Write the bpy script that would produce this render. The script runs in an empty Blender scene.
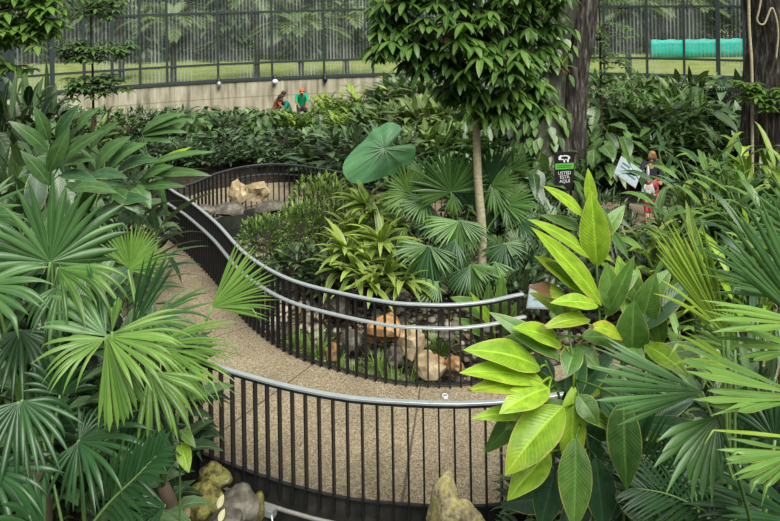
import bpy, bmesh, math, random
from mathutils import Vector as V, Matrix, noise
R = random.Random(7)
PI = math.pi
C = bpy.context.scene.collection
sc = bpy.context.scene
# ------------------------------------------------------------------ camera
F, HY, CX, AL, H = 720.0, -19.0, 390.0, 0.016, 5.4
ca, sa = math.cos(AL), math.sin(AL)
def unroll(x, y):
    dx, dy = x - CX, y - HY
    return dx*ca - dy*sa, dx*sa + dy*ca
def P(x, y, d):                       # point at depth d
    a, b = unroll(x, y)
    return V((a*d/F, d, H - b*d/F))
def G(x, y, z=0.0):                   # point on the level z
    a, b = unroll(x, y)
    d = (H - z)*F/b
    return V((a*d/F, d, z))
cam = bpy.data.cameras.new('camera'); co = bpy.data.objects.new('camera', cam); C.objects.link(co)
cam.sensor_fit = 'HORIZONTAL'; cam.sensor_width = 36; cam.lens = F/780*36
cam.shift_x = 0; cam.shift_y = -(260.5 - HY)/780
cam.clip_start = .05; cam.clip_end = 400
co.matrix_world = Matrix(((ca, sa, 0, 0), (0, 0, -1, 0), (-sa, ca, 0, H), (0, 0, 0, 1)))
sc.camera = co
# ------------------------------------------------------------------ materials
def newmat(name):
    m = bpy.data.materials.new(name); m.use_nodes = True
    nt = m.node_tree; nt.nodes.clear()
    return m, nt
def N(nt, t, **kw):
    n = nt.nodes.new(t)
    for k, v in kw.items():
        if k in n.inputs: n.inputs[k].default_value = v
        else: setattr(n, k, v)
    return n
def L(nt, a, b): nt.links.new(a, b)
def mathn(nt, op, a, b=None):
    n = nt.nodes.new('ShaderNodeMath'); n.operation = op
    for i, v in enumerate((a, b)):
        if v is None: continue
        if isinstance(v, (int, float)): n.inputs[i].default_value = v
        else: nt.links.new(v, n.inputs[i])
    return n.outputs[0]
def mixc(nt, f, a, b, mode='MIX'):
    n = nt.nodes.new('ShaderNodeMix'); n.data_type = 'RGBA'; n.blend_type = mode
    for i, v in ((0, f), (6, a), (7, b)):
        if isinstance(v, (int, float)): n.inputs[i].default_value = v
        elif isinstance(v, (tuple, list)): n.inputs[i].default_value = tuple(v)[:3] + (1,)
        else: nt.links.new(v, n.inputs[i])
    return n.outputs[2]
def ramp(nt, f, stops):
    n = nt.nodes.new('ShaderNodeValToRGB'); e = n.color_ramp.elements
    while len(e) < len(stops): e.new(.5)
    for k, (p, c) in enumerate(stops):
        e[k].position = p; e[k].color = tuple(c)[:3] + (1,)
    nt.links.new(f, n.inputs[0]); return n.outputs[0]
def leafmat(name, dark, light, lat=18, rib=.35, edge=None, edgew=.82, rough=.38, trans=.28, ribc=None, bump=.16, patch=0, brown=0):
    m, nt = newmat(name)
    out = N(nt, 'ShaderNodeOutputMaterial')
    at = N(nt, 'ShaderNodeAttribute', attribute_name='tint')
    oi = N(nt, 'ShaderNodeObjectInfo')
    uv = N(nt, 'ShaderNodeUVMap'); sx = N(nt, 'ShaderNodeSeparateXYZ'); L(nt, uv.outputs[0], sx.inputs[0])
    tc = N(nt, 'ShaderNodeTexCoord')
    e = mathn(nt, 'ABSOLUTE', mathn(nt, 'SUBTRACT', sx.outputs[0], .5)); e = mathn(nt, 'MULTIPLY', e, 2)
    nz = N(nt, 'ShaderNodeTexNoise', Scale=9.0, Detail=3.0); L(nt, tc.outputs['Object'], nz.inputs['Vector'])
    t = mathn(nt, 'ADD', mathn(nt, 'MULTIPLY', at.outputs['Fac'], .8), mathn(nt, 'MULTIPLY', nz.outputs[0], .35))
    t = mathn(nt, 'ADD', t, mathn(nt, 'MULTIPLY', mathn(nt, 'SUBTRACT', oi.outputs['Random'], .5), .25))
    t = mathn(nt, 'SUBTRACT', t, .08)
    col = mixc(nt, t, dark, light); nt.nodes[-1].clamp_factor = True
    fx = N(nt, 'ShaderNodeCombineXYZ'); L(nt, mathn(nt, 'MULTIPLY', sx.outputs[0], 9.0 if not lat else 3.0), fx.inputs[0]); L(nt, mathn(nt, 'MULTIPLY', sx.outputs[1], 1.3 if not lat else 5.0), fx.inputs[1]); L(nt, mathn(nt, 'MULTIPLY', at.outputs['Fac'], 37.0), fx.inputs[2])
    fz = N(nt, 'ShaderNodeTexNoise', Scale=1.6, Detail=3.0); L(nt, fx.outputs[0], fz.inputs['Vector'])
    col = mixc(nt, .6, col, ramp(nt, fz.outputs[0], [(.3, (.45, .5, .45)), (.55, (1, 1, 1)), (.75, (1.25, 1.2, 1.1))]), 'MULTIPLY')
    # lateral veins
    w = None
    if lat:
        ph = mathn(nt, 'SUBTRACT', mathn(nt, 'MULTIPLY', sx.outputs[1], lat*6.283), mathn(nt, 'MULTIPLY', e, lat*1.1))
        w = mathn(nt, 'ADD', mathn(nt, 'MULTIPLY', mathn(nt, 'SINE', ph), .5), .5)
        col = mixc(nt, mathn(nt, 'MULTIPLY', w, .15), col, mixc(nt, .5, col, (.0, .02, .0)))
    if rib:
        rm = mathn(nt, 'LESS_THAN', e, .07)
        col = mixc(nt, mathn(nt, 'MULTIPLY', rm, rib), col, ribc or [min(1, c*1.35 + .02) for c in light])
    if patch:
        pz = N(nt, 'ShaderNodeTexNoise', Scale=2.2, Detail=2.0); L(nt, tc.outputs['Object'], pz.inputs['Vector'])
        pm = ramp(nt, pz.outputs[0], [(.56, (0, 0, 0)), (.70, (1, 1, 1))])
        col = mixc(nt, mathn(nt, 'MULTIPLY', pm, patch), col, (.42, .42, .03))
    if edge:
        em = mathn(nt, 'ADD', e, mathn(nt, 'MULTIPLY', mathn(nt, 'SUBTRACT', nz.outputs[0], .5), .25))
        em = mathn(nt, 'GREATER_THAN', em, edgew)
        col = mixc(nt, mathn(nt, 'MULTIPLY', em, .75), col, edge)
    if brown:
        bz = N(nt, 'ShaderNodeTexNoise', Scale=14.0, Detail=4.0); L(nt, tc.outputs['Object'], bz.inputs['Vector'])
        bm_ = mathn(nt, 'GREATER_THAN', mathn(nt, 'ADD', sx.outputs[1], mathn(nt, 'MULTIPLY', bz.outputs[0], .5)), 1.25 - brown)
        col = mixc(nt, bm_, col, (.16, .085, .035))
    b = N(nt, 'ShaderNodeBsdfPrincipled'); L(nt, col, b.inputs['Base Color'])
    b.inputs['Roughness'].default_value = rough
    b.inputs['Specular IOR Level'].default_value = .5
    if lat and bump:
        bp = N(nt, 'ShaderNodeBump', Strength=bump, Distance=.01); L(nt, w, bp.inputs['Height']); L(nt, bp.outputs[0], b.inputs['Normal'])
    tr = N(nt, 'ShaderNodeBsdfTranslucent')
    tcol = mixc(nt, .8, col, (1.25, 1.15, .35), 'MULTIPLY'); L(nt, tcol, tr.inputs['Color'])
    mx = N(nt, 'ShaderNodeMixShader'); mx.inputs[0].default_value = trans
    L(nt, b.outputs[0], mx.inputs[1]); L(nt, tr.outputs[0], mx.inputs[2]); L(nt, mx.outputs[0], out.inputs[0])
    return m
def noisemat(name, stops, scale=6, detail=6, rough=.8, bump=.4, scale2=None, dist=.02, metal=0, spec=.4, stretch=None, coord='Object'):
    m, nt = newmat(name)
    out = N(nt, 'ShaderNodeOutputMaterial'); b = N(nt, 'ShaderNodeBsdfPrincipled')
    tc = N(nt, 'ShaderNodeTexCoord'); vec = tc.outputs[coord]
    if stretch:
        mp = N(nt, 'ShaderNodeMapping'); mp.inputs['Scale'].default_value = stretch; L(nt, vec, mp.inputs[0]); vec = mp.outputs[0]
    nz = N(nt, 'ShaderNodeTexNoise', Scale=scale, Detail=detail, Roughness=.65); L(nt, vec, nz.inputs['Vector'])
    col = ramp(nt, nz.outputs[0], stops)
    if scale2:
        n2 = N(nt, 'ShaderNodeTexNoise', Scale=scale2, Detail=2.0); L(nt, vec, n2.inputs['Vector'])
        col = mixc(nt, .7, col, ramp(nt, n2.outputs[0], [(.35, (.45, .45, .45)), (.65, (1, 1, 1))]), 'MULTIPLY')
    L(nt, col, b.inputs['Base Color'])
    bp = N(nt, 'ShaderNodeBump', Strength=bump, Distance=dist); L(nt, nz.outputs[0], bp.inputs['Height']); L(nt, bp.outputs[0], b.inputs['Normal'])
    b.inputs['Roughness'].default_value = rough; b.inputs['Metallic'].default_value = metal; b.inputs['Specular IOR Level'].default_value = spec
    L(nt, b.outputs[0], out.inputs[0]); return m
def plain(name, c, rough=.6, metal=0, spec=.4, var=.15):
    d = [x*(1 - var) for x in c]; e = [min(1, x*(1 + var)) for x in c]
    return noisemat(name, [(.3, d), (.7, e)], scale=12, rough=rough, bump=.05, metal=metal, spec=spec)

M = {}
M['fan'] = leafmat('blue_green_palm_leaf', (.018, .07, .02), (.135, .285, .085), lat=0, rib=.3, rough=.36, trans=.25)
M['fan_bright'] = leafmat('mid_green_palm_leaf', (.03, .11, .016), (.21, .40, .075), lat=0, rib=.3, edge=(.55, .5, .18), edgew=.93, rough=.36, trans=.3)
M['fan_mid'] = leafmat('green_palm_leaf', (.016, .07, .014), (.17, .34, .075), lat=0, rib=.3, rough=.34, trans=.25)
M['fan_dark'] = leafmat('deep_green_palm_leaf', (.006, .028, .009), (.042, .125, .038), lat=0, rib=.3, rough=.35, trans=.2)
M['fan_yellow'] = leafmat('yellow_green_palm_leaf', (.13, .27, .03), (.36, .55, .07), lat=0, rib=.3, edge=(.55, .55, .12), edgew=.9, rough=.4, trans=.3)
M['ginger_lime'] = leafmat('lime_ginger_leaf', (.15, .32, .022), (.42, .66, .045), lat=20, rib=.5, rough=.36, trans=.3, edge=(.55, .5, .12), edgew=.93, patch=.4)
M['ginger_sick'] = leafmat('yellowing_ginger_leaf', (.18, .33, .025), (.45, .6, .04), lat=20, rib=.5, rough=.4, trans=.3, edge=(.5, .36, .06), edgew=.86, patch=.9, brown=.06)
M['ginger_burnt'] = leafmat('scorched_ginger_leaf', (.13, .28, .03), (.32, .5, .05), lat=20, rib=.4, rough=.5, trans=.25, edge=(.45, .35, .05), edgew=.86, patch=.6, brown=.52)
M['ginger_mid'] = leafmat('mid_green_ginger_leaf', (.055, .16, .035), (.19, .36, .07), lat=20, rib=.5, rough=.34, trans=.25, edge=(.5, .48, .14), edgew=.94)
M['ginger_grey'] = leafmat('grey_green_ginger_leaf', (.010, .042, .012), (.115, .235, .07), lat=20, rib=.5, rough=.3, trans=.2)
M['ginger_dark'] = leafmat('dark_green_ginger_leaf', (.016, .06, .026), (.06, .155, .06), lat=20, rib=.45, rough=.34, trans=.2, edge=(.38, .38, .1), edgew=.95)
M['shrub_dark'] = leafmat('dark_shrub_leaf', (.006, .02, .008), (.14, .24, .10), lat=9, rib=.4, rough=.3, trans=.15)
M['shrub_mid'] = leafmat('mid_shrub_leaf', (.014, .045, .012), (.20, .35, .105), lat=9, rib=.4, rough=.3, trans=.2)
M['shrub_pale'] = leafmat('pale_shrub_leaf', (.03, .07, .016), (.28, .40, .12), lat=9, rib=.4, rough=.4, trans=.2)
M['shrub_fine'] = leafmat('fresh_small_leaf', (.02, .07, .01), (.30, .46, .09), lat=0, rib=.3, rough=.36, trans=.25)
M['shrub_lime'] = leafmat('lime_shrub_leaf', (.07, .15, .02), (.40, .55, .09), lat=9, rib=.4, rough=.4, trans=.25)
M['dracaena'] = leafmat('yellow_green_strap_leaf', (.03, .10, .015), (.36, .52, .10), lat=0, rib=.5, rough=.38, trans=.25, edge=(.55, .55, .2), edgew=.84)
M['taro'] = leafmat('elephant_ear_leaf', (.08, .30, .12), (.20, .48, .21), lat=0, rib=0, rough=.42, trans=.2, bump=.4)
M['grass'] = leafmat('tuft_grass_blade', (.09, .2, .03), (.3, .48, .09), lat=0, rib=0, rough=.45, trans=.25)
M['outleaf'] = leafmat('outdoor_tree_leaf', (.02, .045, .02), (.09, .15, .06), lat=0, rib=0, rough=.5, trans=.2)
M['outpalm'] = leafmat('outdoor_palm_leaf', (.05, .09, .03), (.25, .32, .11), lat=0, rib=0, rough=.45, trans=.2)
M['stem'] = plain('green_stem', (.10, .19, .05), .5)
M['petiole'] = plain('pale_green_petiole', (.16, .28, .08), .45)
M['twig'] = plain('brown_twig', (.09, .065, .042), .8)
M['bark'] = noisemat('mossy_bark', [(.3, (.012, .009, .008)), (.46, (.07, .066, .055)), (.55, (.05, .072, .03)), (.62, (.14, .14, .115)), (.72, (.34, .34, .30))], scale=6, detail=12, rough=.9, bump=.9, dist=.06, stretch=(1.5, 1.5, .4))
M['bark_dark'] = noisemat('dark_bark', [(.35, (.006, .005, .004)), (.52, (.045, .038, .032)), (.68, (.22, .20, .18))], scale=6, detail=9, rough=.9, bump=.9, dist=.06, stretch=(2.2, 2.2, .35))
M['bark_pale'] = noisemat('pale_bark', [(.3, (.28, .25, .15)), (.7, (.54, .49, .33))], scale=9, rough=.85, bump=.5, stretch=(1, 1, 3))
M['black'] = plain('black_painted_steel', (.014, .014, .015), .42, spec=.5)
M['dark_plinth'] = noisemat('dark_fascia', [(.3, (.012, .013, .012)), (.7, (.05, .05, .042))], scale=5, rough=.6, bump=.3)  # mottled near-black tone for the strips below the slab edges
M['rail'] = plain('pale_blue_grey_rail_paint', (.40, .45, .46), .3, metal=.25, spec=.6, var=.08)
M['galv'] = plain('galvanised_pipe', (.36, .36, .34), .4, metal=.5)
M['white'] = plain('white_plastic', (.75, .76, .76), .4)
M['frame'] = plain('dark_green_grey_frame_paint', (.035, .048, .048), .45)
M['soil'] = noisemat('dark_soil', [(.3, (.006, .005, .004)), (.55, (.026, .02, .013)), (.75, (.075, .06, .04))], scale=11, detail=8, rough=.95, bump=.8)
M['lawn'] = noisemat('yellow_lawn', [(.3, (.16, .2, .045)), (.7, (.34, .36, .10))], scale=1.2, rough=.95, bump=.3)
M['rock_tan'] = noisemat('tan_rock', [(.25, (.22, .15, .07)), (.5, (.47, .36, .2)), (.72, (.68, .58, .40))], scale=2.6, detail=8, rough=.85, bump=.6, scale2=9)
M['rock_orange'] = noisemat('orange_rock', [(.25, (.16, .075, .03)), (.5, (.45, .25, .095)), (.75, (.62, .47, .30))], scale=3, detail=8, rough=.85, bump=.6, scale2=9)
M['rock_moss'] = noisemat('mossy_rock', [(.3, (.02, .018, .01)), (.45, (.11, .10, .03)), (.53, (.27, .25, .06)), (.6, (.13, .15, .04)), (.7, (.40, .37, .24))], scale=9, detail=10, rough=.9, bump=.7, scale2=14)
M['rock_lichen'] = noisemat('lichen_boulder', [(.3, (.10, .08, .04)), (.42, (.38, .32, .18)), (.5, (.56, .49, .31)), (.56, (.62, .55, .16)), (.64, (.44, .37, .22)), (.75, (.72, .64, .46))], scale=10, detail=10, rough=.9, bump=.9, scale2=30)
M['rock_grey'] = noisemat('grey_rock', [(.25, (.03, .027, .02)), (.5, (.12, .11, .085)), (.75, (.34, .31, .26))], scale=4, detail=8, rough=.85, bump=.7, scale2=12)
M['pebble'] = leafmat('pebble_stone', (.05, .042, .03), (.55, .50, .40), lat=0, rib=0, rough=.75, trans=0.0)
M['litter'] = leafmat('dry_leaf', (.045, .028, .014), (.28, .18, .085), lat=0, rib=0, rough=.8, trans=.1)
M['skin'] = plain('skin', (.50, .29, .19), .55, var=.05)
M['skin_dark'] = plain('tan_skin', (.30, .16, .09), .55, var=.05)
M['tarp'] = noisemat('teal_tarpaulin', [(.3, (.0, .36, .32)), (.7, (.02, .52, .46))], scale=1.2, rough=.45, bump=.5, dist=.1, stretch=(1, 1, 3))
def pathmat():
    m, nt = newmat('exposed_aggregate_concrete'); out = N(nt, 'ShaderNodeOutputMaterial'); b = N(nt, 'ShaderNodeBsdfPrincipled')
    tc = N(nt, 'ShaderNodeTexCoord')
    vo = N(nt, 'ShaderNodeTexVoronoi', Scale=75.0); L(nt, tc.outputs['Object'], vo.inputs['Vector'])
    bw = N(nt, 'ShaderNodeSeparateColor'); L(nt, vo.outputs['Color'], bw.inputs[0])
    c = ramp(nt, bw.outputs[0], [(0, (.14, .11, .07)), (.35, (.25, .205, .135)), (.7, (.33, .28, .19)), (1, (.48, .425, .32))])
    nz = N(nt, 'ShaderNodeTexNoise', Scale=1.1, Detail=5.0); L(nt, tc.outputs['Object'], nz.inputs['Vector'])
    c = mixc(nt, 1, c, ramp(nt, nz.outputs[0], [(.3, (.68, .66, .62)), (.7, (1.0, .98, .93))]), 'MULTIPLY')
    # saw-cut joints across the walk, laid out along its length (u = metres along)
    uv = N(nt, 'ShaderNodeUVMap'); sx = N(nt, 'ShaderNodeSeparateXYZ'); L(nt, uv.outputs[0], sx.inputs[0])
    fr = mathn(nt, 'ABSOLUTE', mathn(nt, 'SUBTRACT', mathn(nt, 'FRACT', mathn(nt, 'DIVIDE', mathn(nt, 'ADD', sx.outputs[0], .46), 1.62)), .5))
    c = mixc(nt, mathn(nt, 'MULTIPLY', mathn(nt, 'LESS_THAN', fr, .006), .8), c, (.06, .045, .03))
    L(nt, c, b.inputs['Base Color']); b.inputs['Roughness'].default_value = .8
    bp = N(nt, 'ShaderNodeBump', Strength=.5, Distance=.01); L(nt, vo.outputs['Distance'], bp.inputs['Height']); L(nt, bp.outputs[0], b.inputs['Normal'])
    L(nt, b.outputs[0], out.inputs[0]); return m
M['path'] = pathmat()
def concrete():
    m, nt = newmat('stained_concrete'); out = N(nt, 'ShaderNodeOutputMaterial'); b = N(nt, 'ShaderNodeBsdfPrincipled')
    tc = N(nt, 'ShaderNodeTexCoord'); mp = N(nt, 'ShaderNodeMapping'); mp.inputs['Scale'].default_value = (2.2, 2.2, .35); L(nt, tc.outputs['Object'], mp.inputs[0])
    nz = N(nt, 'ShaderNodeTexNoise', Scale=2.0, Detail=7.0); L(nt, mp.outputs[0], nz.inputs['Vector'])
    c = ramp(nt, nz.outputs[0], [(.3, (.13, .115, .075)), (.5, (.36, .33, .24)), (.7, (.54, .5, .38))])
    uv = N(nt, 'ShaderNodeUVMap'); sx = N(nt, 'ShaderNodeSeparateXYZ'); L(nt, uv.outputs[0], sx.inputs[0])
    fr = mathn(nt, 'ABSOLUTE', mathn(nt, 'SUBTRACT', mathn(nt, 'FRACT', mathn(nt, 'DIVIDE', sx.outputs[0], .66)), .5))
    c = mixc(nt, mathn(nt, 'MULTIPLY', mathn(nt, 'LESS_THAN', fr, .02), .35), c, (.10, .09, .06))
    fz = mathn(nt, 'ABSOLUTE', mathn(nt, 'SUBTRACT', sx.outputs[1], 1.02))
    c = mixc(nt, mathn(nt, 'MULTIPLY', mathn(nt, 'LESS_THAN', fz, .018), .5), c, (.10, .09, .06))
    L(nt, c, b.inputs['Base Color']); b.inputs['Roughness'].default_value = .85; L(nt, b.outputs[0], out.inputs[0]); return m
M['concrete'] = concrete()
def glass():
    m, nt = newmat('streaked_corrugated_glazing'); out = N(nt, 'ShaderNodeOutputMaterial')
    uv = N(nt, 'ShaderNodeUVMap'); sx = N(nt, 'ShaderNodeSeparateXYZ'); L(nt, uv.outputs[0], sx.inputs[0])
    cx = N(nt, 'ShaderNodeCombineXYZ'); L(nt, sx.outputs[0], cx.inputs[0]); L(nt, mathn(nt, 'MULTIPLY', sx.outputs[1], .10), cx.inputs[1])
    n1 = N(nt, 'ShaderNodeTexNoise', Scale=3.0, Detail=3.0); L(nt, cx.outputs[0], n1.inputs['Vector'])
    wv = mathn(nt, 'ADD', mathn(nt, 'MULTIPLY', mathn(nt, 'SINE', mathn(nt, 'MULTIPLY', sx.outputs[0], 6.283/.13)), .5), .5)
    wv = mathn(nt, 'POWER', wv, 2.5)
    s = mathn(nt, 'ADD', mathn(nt, 'MULTIPLY', wv, mathn(nt, 'MULTIPLY', ramp(nt, n1.outputs[0], [(.35, (.1, .1, .1)), (.65, (1, 1, 1))]), .62)), .10)
    n2 = N(nt, 'ShaderNodeTexNoise', Scale=.7, Detail=2.0); L(nt, uv.outputs[0], n2.inputs['Vector'])
    k = mathn(nt, 'MULTIPLY', ramp(nt, n2.outputs[0], [(.32, (.2, .2, .2)), (.68, (1.15, 1.15, 1.15))]), s)
    t = N(nt, 'ShaderNodeBsdfTransparent'); t.inputs[0].default_value = (.82, .9, .88, 1)
    d = N(nt, 'ShaderNodeBsdfDiffuse'); d.inputs[0].default_value = (.72, .78, .78, 1)
    tl = N(nt, 'ShaderNodeBsdfTranslucent'); tl.inputs[0].default_value = (.75, .82, .82, 1)
    dt = N(nt, 'ShaderNodeMixShader'); dt.inputs[0].default_value = .5; L(nt, d.outputs[0], dt.inputs[1]); L(nt, tl.outputs[0], dt.inputs[2])
    g = N(nt, 'ShaderNodeBsdfGlossy'); g.inputs['Roughness'].default_value = .12; g.inputs[0].default_value = (.8, .85, .85, 1)
    a = N(nt, 'ShaderNodeMixShader'); L(nt, k, a.inputs[0]); L(nt, t.outputs[0], a.inputs[1]); L(nt, dt.outputs[0], a.inputs[2])
    a2 = N(nt, 'ShaderNodeMixShader'); a2.inputs[0].default_value = .08; L(nt, a.outputs[0], a2.inputs[1]); L(nt, g.outputs[0], a2.inputs[2])
    L(nt, a2.outputs[0], out.inputs[0]); return m
M['glass'] = glass()
def water():
    m, nt = newmat('dark_pond_water'); out = N(nt, 'ShaderNodeOutputMaterial'); b = N(nt, 'ShaderNodeBsdfPrincipled')
    b.inputs['Base Color'].default_value = (.012, .018, .016, 1); b.inputs['Roughness'].default_value = .06
    tc = N(nt, 'ShaderNodeTexCoord'); nz = N(nt, 'ShaderNodeTexNoise', Scale=5.0, Detail=3.0); L(nt, tc.outputs['Object'], nz.inputs['Vector'])
    bp = N(nt, 'ShaderNodeBump', Strength=.25, Distance=.03); L(nt, nz.outputs[0], bp.inputs['Height']); L(nt, bp.outputs[0], b.inputs['Normal'])
    L(nt, b.outputs[0], out.inputs[0]); return m
M['water'] = water()

# ------------------------------------------------------------------ mesh helpers
Z = V((0, 0, 1))
class MB:
    def __init__(s): s.v = []; s.f = []; s.uv = []; s.t = []
    def add(s, vs, fs, uvs=None, tint=.5):
        o = len(s.v); s.v += [V(p) for p in vs]; s.f += [tuple(i + o for i in f) for f in fs]
        s.uv += uvs if uvs else [(.25, .5)]*len(vs); s.t += [tint]*len(vs)
    def tube(s, pts, rad, n=6, tint=.5, cap=True):
        pts = [V(p) for p in pts]; vs = []; fs = []; k = len(pts)
        rr = rad if isinstance(rad, (list, tuple)) else [rad]*k
        u = None
        for i, p in enumerate(pts):
            d = (pts[min(i + 1, k - 1)] - pts[max(i - 1, 0)])
            d = d.normalized() if d.length > 1e-9 else Z.copy()
            if u is None:
                u = d.cross(V((1, 0, 0)) if abs(d.x) < .8 else V((0, 1, 0))).normalized()
            else:
                u = (u - d*u.dot(d)).normalized()
            w = d.cross(u)
            for j in range(n):
                a = 2*PI*j/n; vs.append(p + (u*math.cos(a) + w*math.sin(a))*rr[i])
        for i in range(k - 1):
            for j in range(n):
                fs.append((i*n + j, i*n + (j + 1) % n, (i + 1)*n + (j + 1) % n, (i + 1)*n + j))
        if cap: fs.append(tuple(range(n - 1, -1, -1))); fs.append(tuple((k - 1)*n + j for j in range(n)))
        s.add(vs, fs, [(.25, .5)]*len(vs), tint)
    def box(s, c, dx, dy, dz, ax=None, ay=None, az=None):      # half sizes
        c = V(c); ax = ax or V((1, 0, 0)); ay = ay or V((0, 1, 0)); az = az or Z
        vs = [c + ax*(i*dx) + ay*(j*dy) + az*(k*dz) for i in (-1, 1) for j in (-1, 1) for k in (-1, 1)]
        s.add(vs, [(0, 1, 3, 2), (4, 6, 7, 5), (0, 4, 5, 1), (2, 3, 7, 6), (0, 2, 6, 4), (1, 5, 7, 3)])
    def ball(s, c, rx, ry=None, rz=None, n=10, rot=None, tint=.5):
        ry = ry or rx; rz = rz or rx; vs = []; fs = []; m = max(4, n//2)
        for i in range(m + 1):
            th = PI*i/m
            for j in range(n):
                p = V((rx*math.sin(th)*math.cos(2*PI*j/n), ry*math.sin(th)*math.sin(2*PI*j/n), rz*math.cos(th)))
                if rot: p = rot @ p
                vs.append(V(c) + p)
        for i in range(m):
            for j in range(n): fs.append((i*n + j, (i + 1)*n + j, (i + 1)*n + (j + 1) % n, i*n + (j + 1) % n))
        s.add(vs, fs, None, tint)
    def sweep(s, pts, prof, sidef=None):                        # prof: closed list of (side, up) offsets, path roughly horizontal
        pts = [V(p) for p in pts]; k = len(pts); n = len(prof); vs = []; fs = []; uvs = []; run = 0
        for i, p in enumerate(pts):
            d = pts[min(i + 1, k - 1)] - pts[max(i - 1, 0)]; d.z = 0; d.normalize(); sd = V((-d.y, d.x, 0))
            if i: run += (p - pts[i - 1]).length
            for a, b in prof: vs.append(p + sd*a + Z*b); uvs.append((run, a))
        for i in range(k - 1):
            for j in range(n): fs.append((i*n + j, (i + 1)*n + j, (i + 1)*n + (j + 1) % n, i*n + (j + 1) % n))
        fs.append(tuple(range(n))); fs.append(tuple((k - 1)*n + n - 1 - j for j in range(n)))
        s.add(vs, fs, uvs)
    def build(s, name, mat, parent=None, org=None, smooth=True):
        me = bpy.data.meshes.new(name); o3 = V(org) if org is not None else V((0, 0, 0))
        me.from_pydata([tuple(p - o3) for p in s.v], [], s.f)
        uvl = me.uv_layers.new(name='UVMap'); idx = [0]*len(me.loops); me.loops.foreach_get('vertex_index', idx)
        flat = []
        for i in idx: flat += s.uv[i]
        uvl.data.foreach_set('uv', flat)
        at = me.attributes.new('tint', 'FLOAT', 'POINT'); at.data.foreach_set('value', s.t)
        if smooth: me.polygons.foreach_set('use_smooth', [True]*len(me.polygons))
        me.materials.append(M[mat] if isinstance(mat, str) else mat); me.update()
        o = bpy.data.objects.new(name, me); C.objects.link(o)
        if parent: o.parent = parent
        elif org is not None: o.location = o3
        return o
def tag(o, label=None, cat=None, group=None, kind=None):
    if label: o['label'] = label
    if cat: o['category'] = cat
    if group: o['group'] = group
    if kind: o['kind'] = kind
    return o
def thing(name, label, cat, loc=(0, 0, 0), group=None, rz=0, s=1):
    o = bpy.data.objects.new(name, None); C.objects.link(o); o.empty_display_size = .2
    o.location = loc; o.rotation_euler = (0, 0, rz); o.scale = (s, s, s)
    return tag(o, label, cat, group)
def copy_thing(src, loc, rz, s, label, group=None):
    r = src.copy(); C.objects.link(r); r.location = loc; r.rotation_euler = (0, 0, rz)
    r.scale = s if isinstance(s, (tuple, list)) else (s, s, s); r['label'] = label
    if group: r['group'] = group
    elif 'group' in r: del r['group']
    for ch in list(src.children):
        c = ch.copy(); C.objects.link(c); c.parent = r
        for g in ch.children:
            d = g.copy(); C.objects.link(d); d.parent = c
    return r
def smoothstep(a, b, x):
    t = max(0, min(1, (x - a)/(b - a))); return t*t*(3 - 2*t)
def spline(pts, n):
    pts = [V(p) for p in pts]; out = []
    q = [2*pts[0] - pts[1]] + pts + [2*pts[-1] - pts[-2]]
    for i in range(1, len(q) - 2):
        a, b, c, d = q[i - 1:i + 3]
        for k in range(n):
            t = k/n
            out.append(.5*((2*b) + (c - a)*t + (2*a - 5*b + 4*c - d)*t*t + (3*b - a - 3*c + d)*t**3))
    out.append(pts[-1]); return out
def resample(pts, step):
    out = [pts[0].copy()]; acc = 0
    for a, b in zip(pts, pts[1:]):
        l = (b - a).length
        while acc + l >= step:
            t = (step - acc)/l; a = a.lerp(b, t); out.append(a.copy()); l = (b - a).length; acc = 0
        acc += l
    return out
def bez(a, b, c, n=8):
    return [a*(1 - t)**2 + b*2*t*(1 - t) + c*t*t for t in [i/n for i in range(n + 1)]]

# ------------------------------------------------------------------ leaves
PROF = {
    'ell': lambda t: max(.0, math.sin(PI*min(1, t**.85)))**.8,
    'lance': lambda t: max(.0, math.sin(PI*t**.7))**.9,
    'obl': lambda t: max(.0, math.sin(PI*t**.80))**.88,
    'ovate': lambda t: max(.0, math.sin(PI*t**.6))**.75*(1 - .15*t),
    'strap': lambda t: min(1, .45 + t*2.2)*max(0, 1 - t**3)**.8,
    'tri': lambda t: 1 - t,
}
def leaf(mb, p, d, n, Ln, W, droop=.4, segs=6, fold=.22, prof='lance', tint=.5, fine=False, wave=0., twist=0.):
    p = V(p); d = V(d).normalized(); n = V(n); n = n - d*n.dot(d)
    if n.length < 1e-4: n = V((0, -1, .2)) - d*V((0, -1, .2)).dot(d)
    n.normalize(); us = (-1, -.55, 0, .55, 1) if fine else (-1, 0, 1); k = len(us)
    vs = []; uvs = []; fs = []; ph = R.random()*6; pf = PROF[prof]
    for i in range(segs + 1):
        t = i/segs; w = W*.5*pf(t) if 0 < i < segs else (W*.06 if i == 0 else 0.0005)
        if prof == 'strap' and i == 0: w = W*.5*.45
        sd = d.cross(n)
        for u in us:
            h = fold*w*abs(u)*(1.25 - .5*abs(u) if fine else 1) + (wave*w*math.sin(ph + t*17 + u*2)*abs(u) if wave else 0)
            vs.append(p + sd*(u*w) + n*h); uvs.append(((u + 1)/2, t))
        if i < segs:
            for j in range(k - 1): a = i*k + j; fs.append((a, a + 1, a + k + 1, a + k))
        p = p + d*(Ln/segs)
        d = (d - Z*(droop/segs*(.4 + 1.2*t))).normalized()
        n = (n - d*n.dot(d)).normalized()
        if twist: n = (n + d.cross(n)*twist/segs).normalized()
    mb.add(vs, fs, uvs, tint)
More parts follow.
